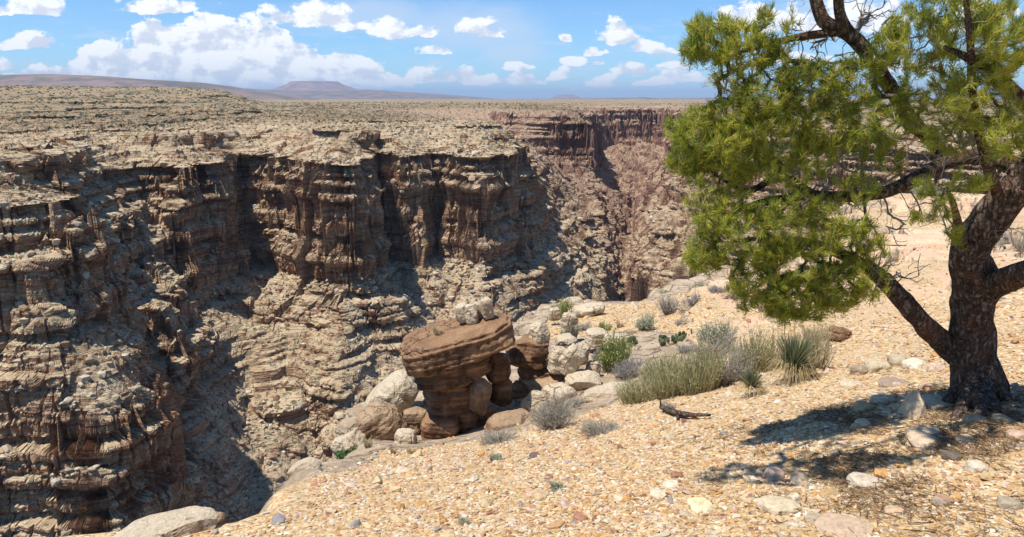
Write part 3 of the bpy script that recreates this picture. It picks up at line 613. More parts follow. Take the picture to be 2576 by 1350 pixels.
def tone_material(name, rough=.7, spec=.2, trans=0., var=.0):
    m, t, b = material(name, rough, spec); a = t.n.new('ShaderNodeAttribute'); a.attribute_name = 'tone'; t.put(b.inputs['Base Color'], a.outputs['Color'])
    if trans:
        tr = t.n.new('ShaderNodeBsdfTranslucent'); t.put(tr.inputs[0], a.outputs['Color']); mx = t.n.new('ShaderNodeMixShader'); mx.inputs[0].default_value = trans
        o = m.node_tree.nodes['Material Output']; t.l.new(b.outputs[0], mx.inputs[1]); t.l.new(tr.outputs[0], mx.inputs[2]); t.l.new(mx.outputs[0], o.inputs[0])
    return m
def stone_material():
    m = tone_material('stone', .85, .2); t = NT(m.node_tree); b = m.node_tree.nodes['Principled BSDF']; P = geo(t)['Position']; a = b.inputs['Base Color'].links[0].from_socket
    n = t.noise(P, 45, 5, .7); t.put(b.inputs['Base Color'], t.mix(1.0, a, t.ramp(n, [(.32, .68), (.5, 1.), (.68, 1.12)]), 'MULTIPLY')); t.put(b.inputs['Normal'], t.bump(t.noise(P, 60, 5, .7), .5, .012)); return m
leaf_mat = tone_material('foliage', .5, .3, .45); twig_mat = tone_material('dry_twig', .9, .1); stone_mat = stone_material(); far_stone = tone_material('scrub', .95, .05); litter_mat = tone_material('litter', .95, .05)
def bark_material():
    m, t, b = material('pine_bark', .95, .1); P = geo(t)['Position']; x, y, z = t.sep(P)
    q = t.comb(t.math('MULTIPLY', x, 1.), t.math('MULTIPLY', y, 1.), t.math('MULTIPLY', z, .2)); qd = t.vec('ADD', q, t.vec('MULTIPLY', t.noise(P, 18, 4, .6, out=1), (.07, .07, .03)))
    c = t.vor(qd, 34, 'DISTANCE_TO_EDGE'); n = t.noise(P, 26, 5, .7)
    col = t.mix(t.ss(n, .38, .64), (.095, .062, .044), (.30, .225, .17)); col = t.mix(t.math('MULTIPLY', t.math('SUBTRACT', 1., t.ss(c, .02, .16)), .7), col, (.045, .026, .018))
    col = t.mix(t.math('MULTIPLY', t.ss(t.noise(P, 9, 3), .52, .64), .6), col, (.20, .10, .055)); t.put(b.inputs['Base Color'], col)
    t.put(b.inputs['Normal'], t.bump(t.math('ADD', t.ss(c, .0, .25), t.math('MULTIPLY', n, .9)), 1., .016)); return m
bark_mat = bark_material()
def limb(name, pts, rad, parent, sides=14, seg=10, lump=.12, mat=None, base=(0, 0, 0)):
    """one thick bent limb through world points, with knots"""
    P = np.array([p[:] for p in pts], float); m = len(P); tt = np.linspace(0, m-1, (m-1)*seg+1); Q = np.empty((len(tt), 3))
    for j, s in enumerate(tt):                     # Catmull-Rom
        i = min(int(s), m-2); f = s-i; p0 = P[max(i-1, 0)]; p1 = P[i]; p2 = P[i+1]; p3 = P[min(i+2, m-1)]
        Q[j] = .5*((2*p1)+(p2-p0)*f+(2*p0-5*p1+4*p2-p3)*f*f+(3*p1-p0-3*p2+p3)*f**3)
    rr = np.interp(tt, np.arange(m), rad); V, Fq = tubes(Q[None], rr[None], sides)
    c = np.repeat(Q, sides, 0); r = np.repeat(rr, sides); dv = (V-c)/r[:, None]
    k = 1+lump*vnoise(V[:, 0]/.12, V[:, 1]/.12, V[:, 2]/.16, 301)+lump*.6*vnoise(V[:, 0]/.04, V[:, 1]/.04, V[:, 2]/.09, 302); V = c+dv*(r*k)[:, None]
    o = np_mesh(name, V-np.array(base), Fq, mat or bark_mat, True, parent); return o, Q, rr
# ================================================================ PINYON PINE
def grow(skel, tips, rs, k=4, droop=.0, base_r=.0016, pw=.46, up=.25):
    """twigs from a skeleton to every tip, joining on the way. returns paths, radii, tip directions"""
    nodes = [np.array(p) for p in skel]; N = np.array(nodes); par = [-1]*len(nodes); cnt = [0]*len(nodes)
    d0 = np.array([np.min(np.sum((N-t)**2, 1)) for t in tips]); order = np.argsort(d0)
    cap = np.empty((len(nodes)+len(tips)*k, 3)); cap[:len(nodes)] = N; n = len(nodes); paths = []; dirs = np.empty((len(tips), 3))
    wgt = np.zeros(len(cap)); wgt[:n] = 0
    for i in order:
        t = tips[i]; D = np.sqrt(np.sum((cap[:n]-t)**2, 1)); j = int(np.argmin(D+wgt[:n])); p = cap[j]; L = D[j]+1e-6
        mid = (p+t)/2+rs.normal(size=3)*L*.13+np.array([0, 0, -.10*L]); ids = [j]
        ss_ = np.linspace(0, 1, k+1)[1:]
        for s in ss_:
            q = (1-s)**2*p+2*s*(1-s)*mid+s*s*t+(rs.normal(size=3)*L*.025 if s < 1 else 0); cap[n] = q; par.append(ids[-1]); cnt.append(0); wgt[n] = .03 if s < 1 else .10; ids.append(n); n += 1
        m = ids[-1]
        while m >= 0 and m < len(par): cnt[m] += 1; m = par[m]
        paths.append(ids); v = t-mid; dirs[i] = v/(np.linalg.norm(v)+1e-9)
    cnt = np.array(cnt); P = np.array([[cap[a] for a in ids] for ids in paths]); Rr = np.array([[cnt[a] for a in ids] for ids in paths], float)
    Rr[:, 0] = Rr[:, 1]; Rr = base_r*Rr**pw; return P, np.clip(Rr, 0, .022), dirs
def needles(tips, dirs, rs, per=34, ln=.036, spread=1.0, w=.0011, shoot=.05, tone=None):
    n = len(tips); D = dirs/np.linalg.norm(dirs, axis=1, keepdims=True)
    T = np.repeat(tips, per, 0); Dr = np.repeat(D, per, 0); m = len(T); a = rs.rand(m)
    root = T-Dr*(a*shoot)[:, None]; rn = rs.normal(size=(m, 3)); rn -= np.sum(rn*Dr, 1, keepdims=True)*Dr; rn /= np.linalg.norm(rn, axis=1, keepdims=True)
    ang = np.interp(a, [0, 1], [.25, 1.05])*spread*rs.uniform(.7, 1.25, m); v = Dr*np.cos(ang)[:, None]+rn*np.sin(ang)[:, None]; L = ln*rs.uniform(.7, 1.15, m)
    mid = root+v*(L*.5)[:, None]; tip = root+(v*.9+Dr*.22)*L[:, None]
    P = np.stack([root, mid, tip], 1); side = np.cross(v, rs.normal(size=(m, 3))); side /= np.linalg.norm(side, axis=1, keepdims=True)
    W_ = np.array([w, w, w*.35])[None]*np.ones((m, 1)); V, Fq = ribbons(P, W_, side)
    c = np.repeat(tone, per, 0)*rs.uniform(.8, 1.2, (m, 1)); return V, Fq, np.repeat(c, 6, 0)
def build_tree():
    rs = np.random.RandomState(11); base = spot(2455, 1000); bd = base.y
    root = empty('pinyon_pine', base); tag(root, 'gnarled green pinyon pine leaning over the rim at the right, dark twisted trunk', 'pine tree')
    B = tuple(base); A = lambda u, v, d: at(u, v, d); s = bd/4.25
    tr = [A(2470, 1040, bd), A(2462, 985, bd), A(2448, 900, bd), A(2448, 800, bd*.995), A(2452, 715, bd*.985), A(2436, 645, bd*.975), A(2462, 585, bd*.96), A(2520, 515, bd*.945), A(2590, 440, bd*.93), A(2640, 330, bd*.92), A(2650, 180, bd*.92), A(2610, 20, bd*.95), A(2600, -160, bd*.97)]
    _, Q0, _ = limb('trunk', tr, np.array([.215, .150, .122, .114, .128, .098, .096, .100, .092, .08, .065, .05, .03])*s, root, 22, 12, .16, base=B)
    for k_, (du, dv, ln) in enumerate([(-110, 30, .0), (-60, 62, .0), (70, 52, .0), (120, 18, .0), (20, 66, 0)]):
        q = spot(2455+du, 1000+dv); up = Vector((0, 0, 1)); limb('root', [Vector(base)+up*.14, Vector(base)*.55+q*.45+up*.035, q-up*.02], np.array([.085, .05, .012])*s, root, 9, 6, .2, base=B)
    LB = {}
    def lb(key, pts, rad, lump=.14):
        _, q, r = limb('branch', [A(*p) for p in pts], np.array(rad)*s, root, 12, 9, lump, base=B); LB[key] = q
    lb('a', [(2590, 440, bd*0.93), (2500, 398, bd*0.96), (2400, 402, bd), (2300, 452, bd*0.951), (2200, 488, bd*0.962), (2060, 492, bd*0.974), (1965, 446, bd*0.985), (1880, 480, bd*0.996), (1800, 440, bd*1.002)], [.062, .052, .044, .040, .034, .030, .024, .015, .007])
    lb('a2', [(2060, 492, bd*0.974), (1960, 500, bd*0.979), (1880, 520, bd*0.988), (1800, 560, bd*0.996)], [.03, .022, .014, .006])
    lb('b', [(2400, 402, bd), (2300, 310, bd*1.008), (2220, 190, bd*0.957), (2150, 98, bd*0.962), (2075, 55, bd*0.968), (2045, -20, bd*0.968), (2000, -150, bd*0.968), (1920, -290, bd*.88), (1700, -285, bd*.83), (1480, -275, bd*.81)], [.045, .04, .038, .042, .034, .028, .022, .018, .013, .007])  # last stretch above the frame is added to carry the unseen shading clusters
    lb('b2', [(2150, 98, bd*0.962), (2112, 30, bd*0.957), (2120, -110, bd*.95), (2180, -330, bd*0.951)], [.035, .026, .020, .012])
    lb('b3', [(2110, 80, bd*0.965), (2000, 95, bd*0.974), (1900, 120, bd*0.982), (1810, 150, bd*0.99)], [.026, .018, .012, .006])
    lb('c', [(2425, 905, bd), (2370, 862, bd*1.006), (2300, 790, bd*0.96), (2225, 705, bd*0.974), (2140, 650, bd*0.985), (2030, 610, bd*0.996), (1920, 600, bd*1.002), (1830, 610, bd*1.007)], [.080, .066, .056, .046, .035, .025, .016, .007])
    lb('c2', [(2140, 650, bd*0.985), (2080, 710, bd*0.993), (2000, 750, bd*1.002)], [.025, .016, .008])
    lb('d', [(2455, 745, bd*.985), (2510, 712, bd*.95), (2570, 690, bd*.9), (2680, 660, bd*.85), (2820, 560, bd*.8)], [.085, .075, .07, .06, .04])
    lb('e', [(2520, 515, bd*.945), (2480, 400, bd*.88), (2450, 260, bd*.84), (2440, 100, bd*.8), (2420, -100, bd*.8)], [.034, .026, .020, .014, .008])
    lb('f', [(2640, 330, bd*.92), (2560, 240, bd*.86), (2480, 170, bd*.82), (2380, 120, bd*.82)], [.045, .034, .022, .01])
    lb('g', [(2436, 645, bd*.975), (2415, 590, bd*.93), (2400, 520, bd*.88), (2380, 470, bd*.85)], [.035, .026, .016, .008])
    lb('h', [(2690, 250, bd*.9), (2900, 150, bd*.8), (3150, 100, bd*.75)], [.05, .03, .015])
    skel = np.concatenate([Q0[70:]]+list(LB.values()))
    CLU = [(1790, 500, .95, 70, 30, 45), (1880, 505, .95, 80, 30, 50), (1990, 510, .94, 80, 34, 50), (2090, 520, .94, 60, 34, 40), (2170, 480, .93, 50, 40, 30), (1700, 330, .97, 30, 45, 40), (2000, 440, .94, 90, 34, 36), (1795, 95, 0.965, 80, 62, 202), (1885, 120, 0.96, 85, 70, 202), (1735, 130, 0.965, 28, 28, 40), (1990, 150, 0.954, 80, 60, 81), (1830, 200, 0.963, 60, 25, 35), (1960, 40, 0.949, 70, 40, 35),
           (1930, 250, 0.957, 95, 62, 202), (2040, 220, 0.949, 95, 75, 229), (2150, 215, 0.94, 80, 75, 175), (1850, 285, 0.965, 85, 48, 162), (1760, 335, 0.971, 75, 70, 229), (1720, 400, 0.971, 50, 35, 81), (1860, 370, 0.963, 100, 80, 324), (1960, 340, 0.954, 90, 85, 256), (1800, 440, 0.971, 90, 45, 121),
           (2090, 320, 0.943, 80, 55, 148), (2060, 400, 0.943, 60, 45, 67), (2180, 350, 0.932, 70, 55, 94), (2130, 440, 0.937, 50, 30, 35),
           (1790, 560, 0.947, 62, 45, 121), (1775, 640, 0.952, 55, 48, 135), (1880, 600, 0.941, 95, 72, 270), (1990, 580, 0.935, 90, 62, 189), (2010, 660, 0.941, 110, 70, 310), (2120, 620, 0.93, 85, 80, 229), (1900, 720, 0.947, 85, 62, 243), (2010, 750, 0.947, 105, 60, 297), (2110, 720, 0.935, 70, 66, 175), (1975, 800, 0.947, 70, 24, 62), (2195, 690, 0.919, 42, 62, 81), (2150, 560, 0.924, 60, 40, 81), (2215, 620, 0.919, 30, 40, 27), (1850, 790, 0.947, 40, 24, 35),
           (2240, 110, 0.91, 60, 70, 81), (2310, 90, 0.88, 90, 80, 148), (2420, 70, 0.84, 100, 80, 175), (2530, 90, 0.8, 80, 100, 162), (2340, 210, 0.9, 100, 80, 148), (2470, 240, 0.82, 100, 90, 162), (2250, 300, 0.91, 70, 60, 81), (2380, 340, 0.88, 80, 50, 67), (2530, 340, 0.8, 70, 60, 81), (2420, -60, 0.84, 200, 70, 216), (2200, -90, 0.93, 160, 60, 135), (1980, -60, 0.943, 120, 40, 81),
           (2330, 470, 0.84, 32, 28, 16), (2372, 515, 0.84, 34, 40, 24), (2425, 450, 0.84, 40, 26, 18), (2325, 548, 0.83, 36, 14, 13), (2400, 575, 0.85, 22, 34, 16), (2470, 465, 0.82, 30, 24, 13), (2240, 400, 0.93, 50, 30, 24),
           (2700, 80, 0.8, 120, 130, 216), (2850, 250, 0.75, 130, 130, 189), (3000, 50, 0.75, 160, 160, 216), (2750, -150, 0.85, 200, 90, 216), (1350, -240, .77, 120, 60, 120), (1560, -260, .74, 150, 70, 190), (1780, -270, .73, 150, 70, 190), (2000, -280, .74, 150, 70, 180), (2200, -260, .76, 140, 70, 130), (1700, -380, .82, 200, 60, 120), (3150, 300, 0.72, 120, 120, 121), (2900, 500, 0.8, 120, 70, 108)]  # crown out of view; the clusters overhead are added to shade the ground
    tips = []; near = []
    for (u, v, f, ru, rv, n) in CLU:
        d = bd*f; n = int(n*.70)
        while n > 0:
            q = rs.normal(size=3); q /= np.linalg.norm(q); q *= rs.uniform(.35, 1.)**.5; dd = d+q[1]*pxm(max(ru, rv)*.8, d); p = A(u+q[0]*ru, v-q[2]*rv, dd)
            if vnoise(p.x/.16, p.y/.16, p.z/.13, 320) < -.42: n -= .5; continue
            tips.append(p[:]); near.append(f < .885); n -= 1
    tips = np.array(tips); P, Rr, dirs = grow(skel, tips, rs)
    V, Fq = tubes(P-base, Rr, 4); c = np.where(Rr[:, :, None] > .006, np.array([.16, .125, .105]), np.array([.34, .285, .235]))*rs.uniform(.75, 1.2, (len(P), 1, 1))
    np_mesh('twigs', V, Fq, twig_mat, True, root, np.repeat(c.reshape(-1, 3), 4, 0)); root.children[-1]['kind'] = 'stuff'
    # bare dead twigs
    dt = []
    for (u, v, f, ru, rv, n) in [(2230, 700, 0.999, 90, 60, 90), (2150, 90, 1.007, 140, 90, 110), (2250, 560, 1.007, 90, 50, 60), (2080, 480, 1.013, 170, 50, 130), (1960, 130, 1.019, 130, 70, 130), (2180, 400, 0.999, 130, 70, 110), (2420, 380, 0.9, 130, 80, 110), (1890, 240, 1.03, 120, 40, 50), (2520, 600, 0.95, 60, 40, 20), (2230, 40, 0.991, 90, 60, 60)]:
        for _ in range(n): q = rs.normal(size=3)*.55; dt.append(A(u+q[0]*ru, v+q[2]*rv, bd*f+q[1]*.2)[:])
    P2, R2, _ = grow(skel, np.array(dt), rs, 4, base_r=.0019, pw=.42); V, Fq = tubes(P2-base, R2, 4); c = np.array([.36, .31, .27])*rs.uniform(.6, 1.15, (len(P2), 1, 1))*np.ones((1, 5, 1))
    np_mesh('dead_twigs', V, Fq, twig_mat, True, root, np.repeat(c.reshape(-1, 3), 4, 0)); root.children[-1]['kind'] = 'stuff'
    cen = np.mean(tips, 0); D = dirs*.8+rs.normal(size=dirs.shape)*.35+np.array([0, -.1, .55]); D /= np.linalg.norm(D, axis=1, keepdims=True)
    hue = np.clip(.5+.5*fbm(tips[:, 0]/.25, tips[:, 1]/.25, tips[:, 2]/.25, 3, 331)+rs.normal(size=len(tips))*.22, 0, 1)[:, None]
    tone = (1-hue)*np.array([.28, .36, .05])+hue*np.array([.62, .60, .09]); nr_ = np.array(near)
    acc = Acc(); V, Fq, c = needles(tips[~nr_], D[~nr_], rs, 27, .045, tone=tone[~nr_], w=.0014); acc.add(V-np.array(B), Fq, c)
    V, Fq, c = needles(tips[nr_], D[nr_], rs, 44, .045, tone=tone[nr_], w=.0010); acc.add(V-np.array(B), Fq, c)
    # second, older whorl behind each tip
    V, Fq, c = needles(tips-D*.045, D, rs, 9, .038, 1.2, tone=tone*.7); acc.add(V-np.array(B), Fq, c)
    fo = acc.make('foliage', leaf_mat, root); fo['kind'] = 'stuff'
    pk = rs.rand(len(tips)) < .55; bt = tips[pk]; bv = D[pk]; P3 = np.stack([bt-bv*.006, bt+bv*.006, bt+bv*.016], 1); V, Fq = tubes(P3-base, np.array([.0035, .004, .001])[None]*np.ones((len(bt), 1)), 4)
    bu = np_mesh('buds', V, Fq, twig_mat, True, root, np.broadcast_to(np.array([.42, .15, .045]), (len(V), 3))); bu['kind'] = 'stuff'
    print('tree tips', len(tips), 'base', B)
build_tree()
# ================================================================ ROCKS AT THE RIM
def R_(name, u, v, w, h, d, dep, mat, rot=(0, 0, 0), parent=None, label=None, cat='rock', group=None, **k):
    """rock seen at column u, row v, w x h view pixels, at distance d, dep deep (in widths)"""
    W_ = pxm(w, d); H_ = pxm(h, d)
    return rock(name, at(u, v, d), (W_, W_*dep, H_), mat, rot, parent, label, cat, group, **k)
def build_rocks():
    D = 9.4
    ped = empty('pedestal_rock', at(1130, 1110, D)); tag(ped, 'tall mushroom-shaped brown rock with a broad tilted cap overhanging a dark layered neck', 'rock formation')
    R_('cap', 1152, 862, 296, 92, D, .85, rk_brown, (-3, -13, 8), ped, box=4.2, cuts=14, strata=.06, lay=.07, rough=.06, sub=6, crackw=.03, seed=21)
    R_('cap', 1138, 922, 204, 84, D, .85, rk_brown, (0, -8, 5), ped, box=3.6, cuts=14, strata=.07, lay=.06, rough=.07, sub=6, crackw=.03, seed=22)
    R_('neck', 1142, 998, 152, 148, D, .9, rk_brown, (0, 3, 20), ped, box=3.4, cuts=14, strata=.07, lay=.055, rough=.07, sub=6, crackw=.03, seed=23)
    R_('neck', 1205, 1000, 60, 110, D-.25, 1.1, rk_tan, (0, 4, 0), ped, box=2.8, cuts=8, strata=.03, lay=.08, rough=.07, sub=5, seed=31)
    for i, (u, v, w, h, dd, s) in enumerate([(1112, 1078, 110, 84, -.25, 24), (1182, 1066, 90, 92, -.1, 25), (1046, 1068, 62, 86, -.1, 26), (1226, 1052, 50, 72, -.05, 27)]):
        R_('base', u, v, w, h, D+dd, 1.0, rk_brown if i in (0, 1) else rk_tan, (0, 0, i*23), ped, box=4.6, cuts=14, strata=.035, lay=.07, rough=.05, sub=5, seed=s)
    R_('side_pillar', 1250, 925, 72, 84, D+.15, 1.0, rk_brown, (0, 3, 10), ped, box=3, cuts=6, strata=.03, lay=.05, rough=.05, sub=5, seed=28)
    R_('side_pillar', 1262, 985, 62, 76, D+.2, 1.0, rk_brown, (0, -3, 40), ped, box=3, cuts=6, strata=.03, lay=.05, rough=.05, sub=5, seed=29)
    g = 'pale blocks lying on the rock cap'
    for (u, v, w, h, dd, rz, s, lb) in [(1162, 787, 34, 46, 0, 8, 41, 'leftmost pale block on top of the mushroom rock cap'), (1186, 790, 32, 50, -.05, -6, 42, 'pale block second from the left on the mushroom rock cap'),
                                       (1203, 780, 24, 40, .1, 12, 43, 'narrow pale block wedged second from the right on the mushroom rock cap'), (1223, 775, 32, 56, -.02, 20, 44, 'rightmost and tallest pale block on the mushroom rock cap')]:
        R_('rock_block', u, v, w, h, D+dd, 1.2, rk_pale, (0, -8, rz), None, lb, 'rock', g, box=6, cuts=9, rough=.05, sub=5, crackw=.02, seed=s)
    D = 10.2
    T = [('boulder', 1330, 885, 128, 88, D, 1.0, rk_brown, (0, 0, 10), 'rounded brown boulder right beside the mushroom rock', 3., 51), ('boulder', 1362, 935, 122, 42, D, 1., rk_brown, (0, 4, 0), 'flat brown rock slab under the rounded boulder right of the mushroom rock', 3.2, 52),
         ('boulder', 1378, 968, 160, 62, D-.2, .9, rk_tan, (0, -6, 12), 'long low tan rock above the leaning pale slab', 3.0, 53), ('boulder', 1312, 990, 62, 66, D-.2, 1., rk_brown, (0, 0, 0), 'small square brown rock in the dark gap beside the mushroom rock', 3.5, 54),
         ('rock_stump', 1358, 845, 60, 76, D-.1, 1., rk_pale, (0, 0, 0), 'pale drum-shaped rock standing on the rounded brown boulder', 2.6, 55),
         ('boulder', 1402, 905, 50, 72, D-.3, 1., rk_pale, (0, 8, 20), 'upright pale block left in the cluster of split blocks', 5, 56), ('boulder', 1436, 905, 58, 84, D-.4, .9, rk_pale, (10, 30, 10), 'tilted pale block with a long crack at the middle of the split blocks', 5, 57),
         ('boulder', 1462, 890, 36, 58, D-.2, 1., rk_pale, (0, 12, 40), 'narrow pale block at the right end of the split blocks', 4.5, 58), ('boulder', 1424, 868, 56, 54, D+.2, 1., rk_pale, (0, -6, 15), 'pale block topmost of the split blocks', 4.5, 59),
         ('rock_slab', 1345, 1025, 78, 96, D-1.1, .5, rk_pale, (-20, 6, -14), 'smooth pale triangular slab leaning below the brown rocks', 2.2, 60), ('boulder', 1405, 998, 92, 66, D-.9, .9, rk_pale, (0, -8, 12), 'pale wedge-shaped rock right of the leaning slab', 3.2, 61),
         ('rock_slab', 1285, 1068, 130, 60, D-1.6, .8, rk_tan, (0, -10, 12), 'pale tan slab at the foot of the mushroom rock on the right', 3.2, 62), ('boulder', 1500, 850, 58, 46, 11.6, 1., rk_pale, (0, 0, 20), 'first pale block of the cracked row above the split blocks', 4.5, 63),
         ('boulder', 1545, 862, 54, 44, 11.4, 1., rk_pale, (0, 4, 0), 'rightmost pale block of the cracked row on the slope', 4.5, 64), ('boulder', 1430, 806, 42, 40, 12.6, 1., rk_pale, (0, 0, 30), 'pale faceted rock behind the drum-shaped rock', 4, 65),
         ('boulder', 1440, 762, 56, 26, 16., 1., rk_pale, (0, 0, 0), 'pale rock at the far lip of the slope above the green shrub', 3.6, 66), ('boulder', 1478, 780, 90, 26, 15.5, .8, rk_pale, (0, -12, 0), 'flat pale rock sheet at the far lip of the slope', 3.6, 67),
         ('boulder', 1395, 790, 30, 34, 14.5, 1., rk_pale, (0, 0, 0), 'small pale rock at the edge left of the green shrub', 4, 68), ('rock_slab', 1468, 960, 110, 50, 9.6, .8, rk_pale, (0, -10, 8), 'pale slab sunk in the slope below the cracked row', 3., 69),
         ('boulder', 1490, 935, 40, 60, 10., .8, rk_pale, (0, 10, 0), 'upright pale rock beside the grey and green shrub', 3.6, 70), ('rock_slab', 1530, 985, 140, 34, 8.6, .7, rk_pale, (0, -6, 5), 'bright white slab left of the tall green brush', 3., 71),
         ('boulder', 962, 1075, 118, 130, 9.0, .95, rk_tan, (8, -34, 12), 'large angular tan boulder leaning left of the mushroom rock', 4.5, 72), ('rock_slab', 985, 1000, 150, 92, 10.2, 1., rk_pale, (0, -40, 0), 'broad pale slab sloping up behind the angular tan boulder', 3.2, 73),
         ('boulder', 1024, 938, 50, 30, 11.4, 1., rk_tan, (0, 0, 0), 'small tan rock showing left of the mushroom rock cap', 3, 74),
         ('boulder', 908, 1180, 112, 66, 7.2, .9, rk_tan, (0, -4, 6), 'layered tan boulder overhanging the lower left rim', 3., 75), ('boulder', 838, 1190, 84, 60, 6.9, .9, rk_tan, (0, -12, 0), 'flat-topped layered tan rock left on the lower rim', 3., 76),
         ('rock_slab', 778, 1215, 104, 130, 6.5, .9, rk_pale, (0, -24, 0), 'smooth pale rock shoulder dropping off the lower left rim', 2.8, 77), ('rock_slab', 880, 1240, 150, 66, 6.2, .9, rk_pale, (0, -8, 6), 'pale rounded ledge under the layered tan boulders', 3., 78),
         ('rock_slab', 420, 1335, 300, 70, 4.1, .5, rk_pale, (0, -10, 4), 'large pale slab jutting over the canyon at the bottom edge left', 3., 79), ('boulder', 540, 1305, 40, 26, 4.6, 1., rk_tan, (0, 0, 0), 'small tan rock at the tip of the bottom left slab', 3.6, 80),
         ('boulder', 2112, 842, 62, 40, 8.4, 1., rk_brown, (0, 10, 0), 'brown split rock jutting from the bank behind the yucca', 3.6, 81), ('boulder', 2098, 884, 64, 30, 8.2, 1., rk_tan, (0, 0, 0), 'low tan rock under the brown split rock', 3.6, 82),
         ('boulder', 880, 1120, 90, 80, 8.6, 1., rk_pale, (0, -30, 0), 'pale rock hump behind the dark green bush', 3., 83), ('boulder', 1020, 1110, 60, 60, 8.4, 1., rk_pale, (0, 0, 0), 'pale block between the angular boulder and the mushroom rock', 4, 84)]
    for (nm, u, v, w, h, d, dp, mt, rot, lb, bx, sd) in T:
        R_(nm, u, v, w, h, d, dp, mt, rot, None, lb, 'boulder' if nm == 'boulder' else 'rock', 'rocks along the rim', box=bx, cuts=15, strata=.035 if mt is not rk_pale else .012, lay=.07, rough=.075, sub=5, crackw=.03, seed=sd)
build_rocks()
# ---- loose stones
def tint(v, c, rs): return np.clip(np.array(c)*(1+.12*rs.normal())+rs.normal(size=3)*.006, .02, .9)[None]*(1+.18*vnoise(v[:, 0]*60, v[:, 1]*60, v[:, 2]*60, 401))[:, None]
def build_stones():
    rs = np.random.RandomState(3); pal = {'pale': (.52, .41, .27), 'white': (.60, .50, .37), 'tan': (.55, .39, .23), 'pink': (.58, .41, .28), 'rust': (.36, .18, .10), 'grey': (.40, .31, .215), 'yellow': (.64, .50, .30), 'dark': (.17, .12, .09)}
    S = [(2296, 1012, 108, 92, 'pale', 'large pale pyramid-shaped stone in the shade left of the trunk', 3.0), (2218, 1000, 76, 46, 'pale', 'pale wedge stone left of the pyramid-shaped stone'), (2170, 1015, 60, 56, 'tan', 'shaded tan stone standing left of the pale wedge stone'), (2362, 1008, 104, 34, 'pale', 'long flat pale stone between the pyramid-shaped stone and the trunk'),
         (2455, 1048, 70, 34, 'tan', 'tan stone at the foot of the trunk'), (2160, 930, 50, 44, 'grey', 'shaded grey stone leftmost in the row behind the shadow'), (2205, 918, 70, 52, 'pale', 'pale shaded stone second in the row left of the trunk'), (2258, 905, 60, 56, 'grey', 'grey speckled stone third in the row left of the trunk'), (2300, 915, 66, 36, 'white', 'white flattish stone in the row just left of the trunk'), (2355, 925, 50, 40, 'pink', 'pinkish stone touching the left of the trunk'),
         (2140, 962, 64, 26, 'pale', 'low pale stone in front of the row of shaded stones'), (2250, 962, 90, 24, 'grey', 'long dark stone under the row left of the trunk'), (2520, 1050, 56, 34, 'tan', 'tan stone right of the trunk foot'), (2560, 1085, 60, 34, 'pink', 'pink stone at the right edge below the trunk'), (2330, 1090, 130, 34, 'pale', 'broad pale stone below the pyramid-shaped stone'), (2425, 1095, 50, 34, 'tan', 'tan rounded stone half in shade right of the broad pale stone'),
         (1958, 1268, 130, 42, 'pale', 'large flat pale-tan stone at the bottom right of the centre'), (2178, 1175, 110, 84, 'white', 'big whitish flat slab embedded in the gravel', .35), (2120, 1315, 170, 60, 'pink', 'broad pinkish flat stone at the bottom edge', .35), (2050, 1292, 66, 36, 'grey', 'grey-brown angular stone above the broad pinkish stone'), (1765, 1270, 96, 40, 'yellow', 'pale yellow flat stone left of the large flat stone', .4), (2455, 1160, 60, 66, 'white', 'bright white stone in the dappled shade at right'), (2395, 1140, 60, 36, 'dark', 'dark brown stone beside the bright white stone'), (2370, 1240, 56, 50, 'grey', 'grey rounded stone in the lower dappled shade'),
         (2170, 1062, 50, 36, 'pink', 'pinkish stone in the upper dappled shade'), (1360, 1235, 62, 40, 'tan', 'tan-grey angular stone beside the small sage on the gravel'), (1460, 1295, 48, 34, 'rust', 'rust-brown stone near the bottom centre'), (1500, 1300, 32, 26, 'rust', 'small dark rust stone touching the rust-brown stone'), (540, 1335, 30, 22, 'grey', 'grey pebble on the rim at the bottom left'), (945, 1217, 32, 24, 'tan', 'orange-tan stone on the bare ledge lower left'), (1015, 1180, 46, 24, 'pink', 'pinkish flat stone below the angular boulder'), (1345, 1142, 36, 22, 'dark', 'dark reddish stone below the grey shrub'),
         (1705, 1190, 44, 26, 'rust', 'brown-red stone left of the dappled shade'), (1950, 1182, 64, 46, 'pink', 'round pinkish stone at the lower edge of the dappled shade'), (2010, 1190, 60, 44, 'grey', 'dark grey stone touching the round pinkish stone'), (2000, 1240, 40, 46, 'white', 'small white upright stone among the gravel'), (1560, 1250, 46, 26, 'pale', 'pale stone alone on the orange gravel'), (1690, 1215, 54, 30, 'white', 'whitish stone left of the yellow flat stone'), (2540, 1250, 70, 50, 'grey', 'shaded grey stone at the right edge'), (2250, 1265, 60, 34, 'tan', 'tan stone between the dappled shadows'), (1345, 1010, 30, 20, 'pink', 'small pinkish stone on the pale ledge'), (1500, 1040, 28, 20, 'rust', 'small rust-red stone on the pale bedrock right of the grey shrub')]
    for i, t in enumerate(S):
        u, v, w, h, c, lb = t[:6]; fl = t[6] if len(t) > 6 else .75; p = spot(u, v+h*.35); W_ = pxm(w, p.y)*.86; H_ = min(pxm(h, p.y)*1.1, W_*1.1)*min(fl, 1.2)
        vv, ff = rock_shape((W_, W_*.85, H_), 500+i, 2.4 if fl > 1 else 3.6, 16, rough=.09, sub=4); vv = vv@rotm(rs.uniform(-8, 8), rs.uniform(-8, 8), rs.uniform(0, 360)).T
        if fl >= 3: vv[:, :2] *= np.clip(1.15-.75*(vv[:, 2:3]/H_+.5), .12, 1.2)
        o = np_mesh('stone', vv, ff, stone_mat, False, None, tint(vv, pal[c], rs)); o.location = p+Vector((0, 0, H_*(.16 if fl >= 3 else .08))); tag(o, lb, 'stone', 'larger stones on the gravel')
build_stones()
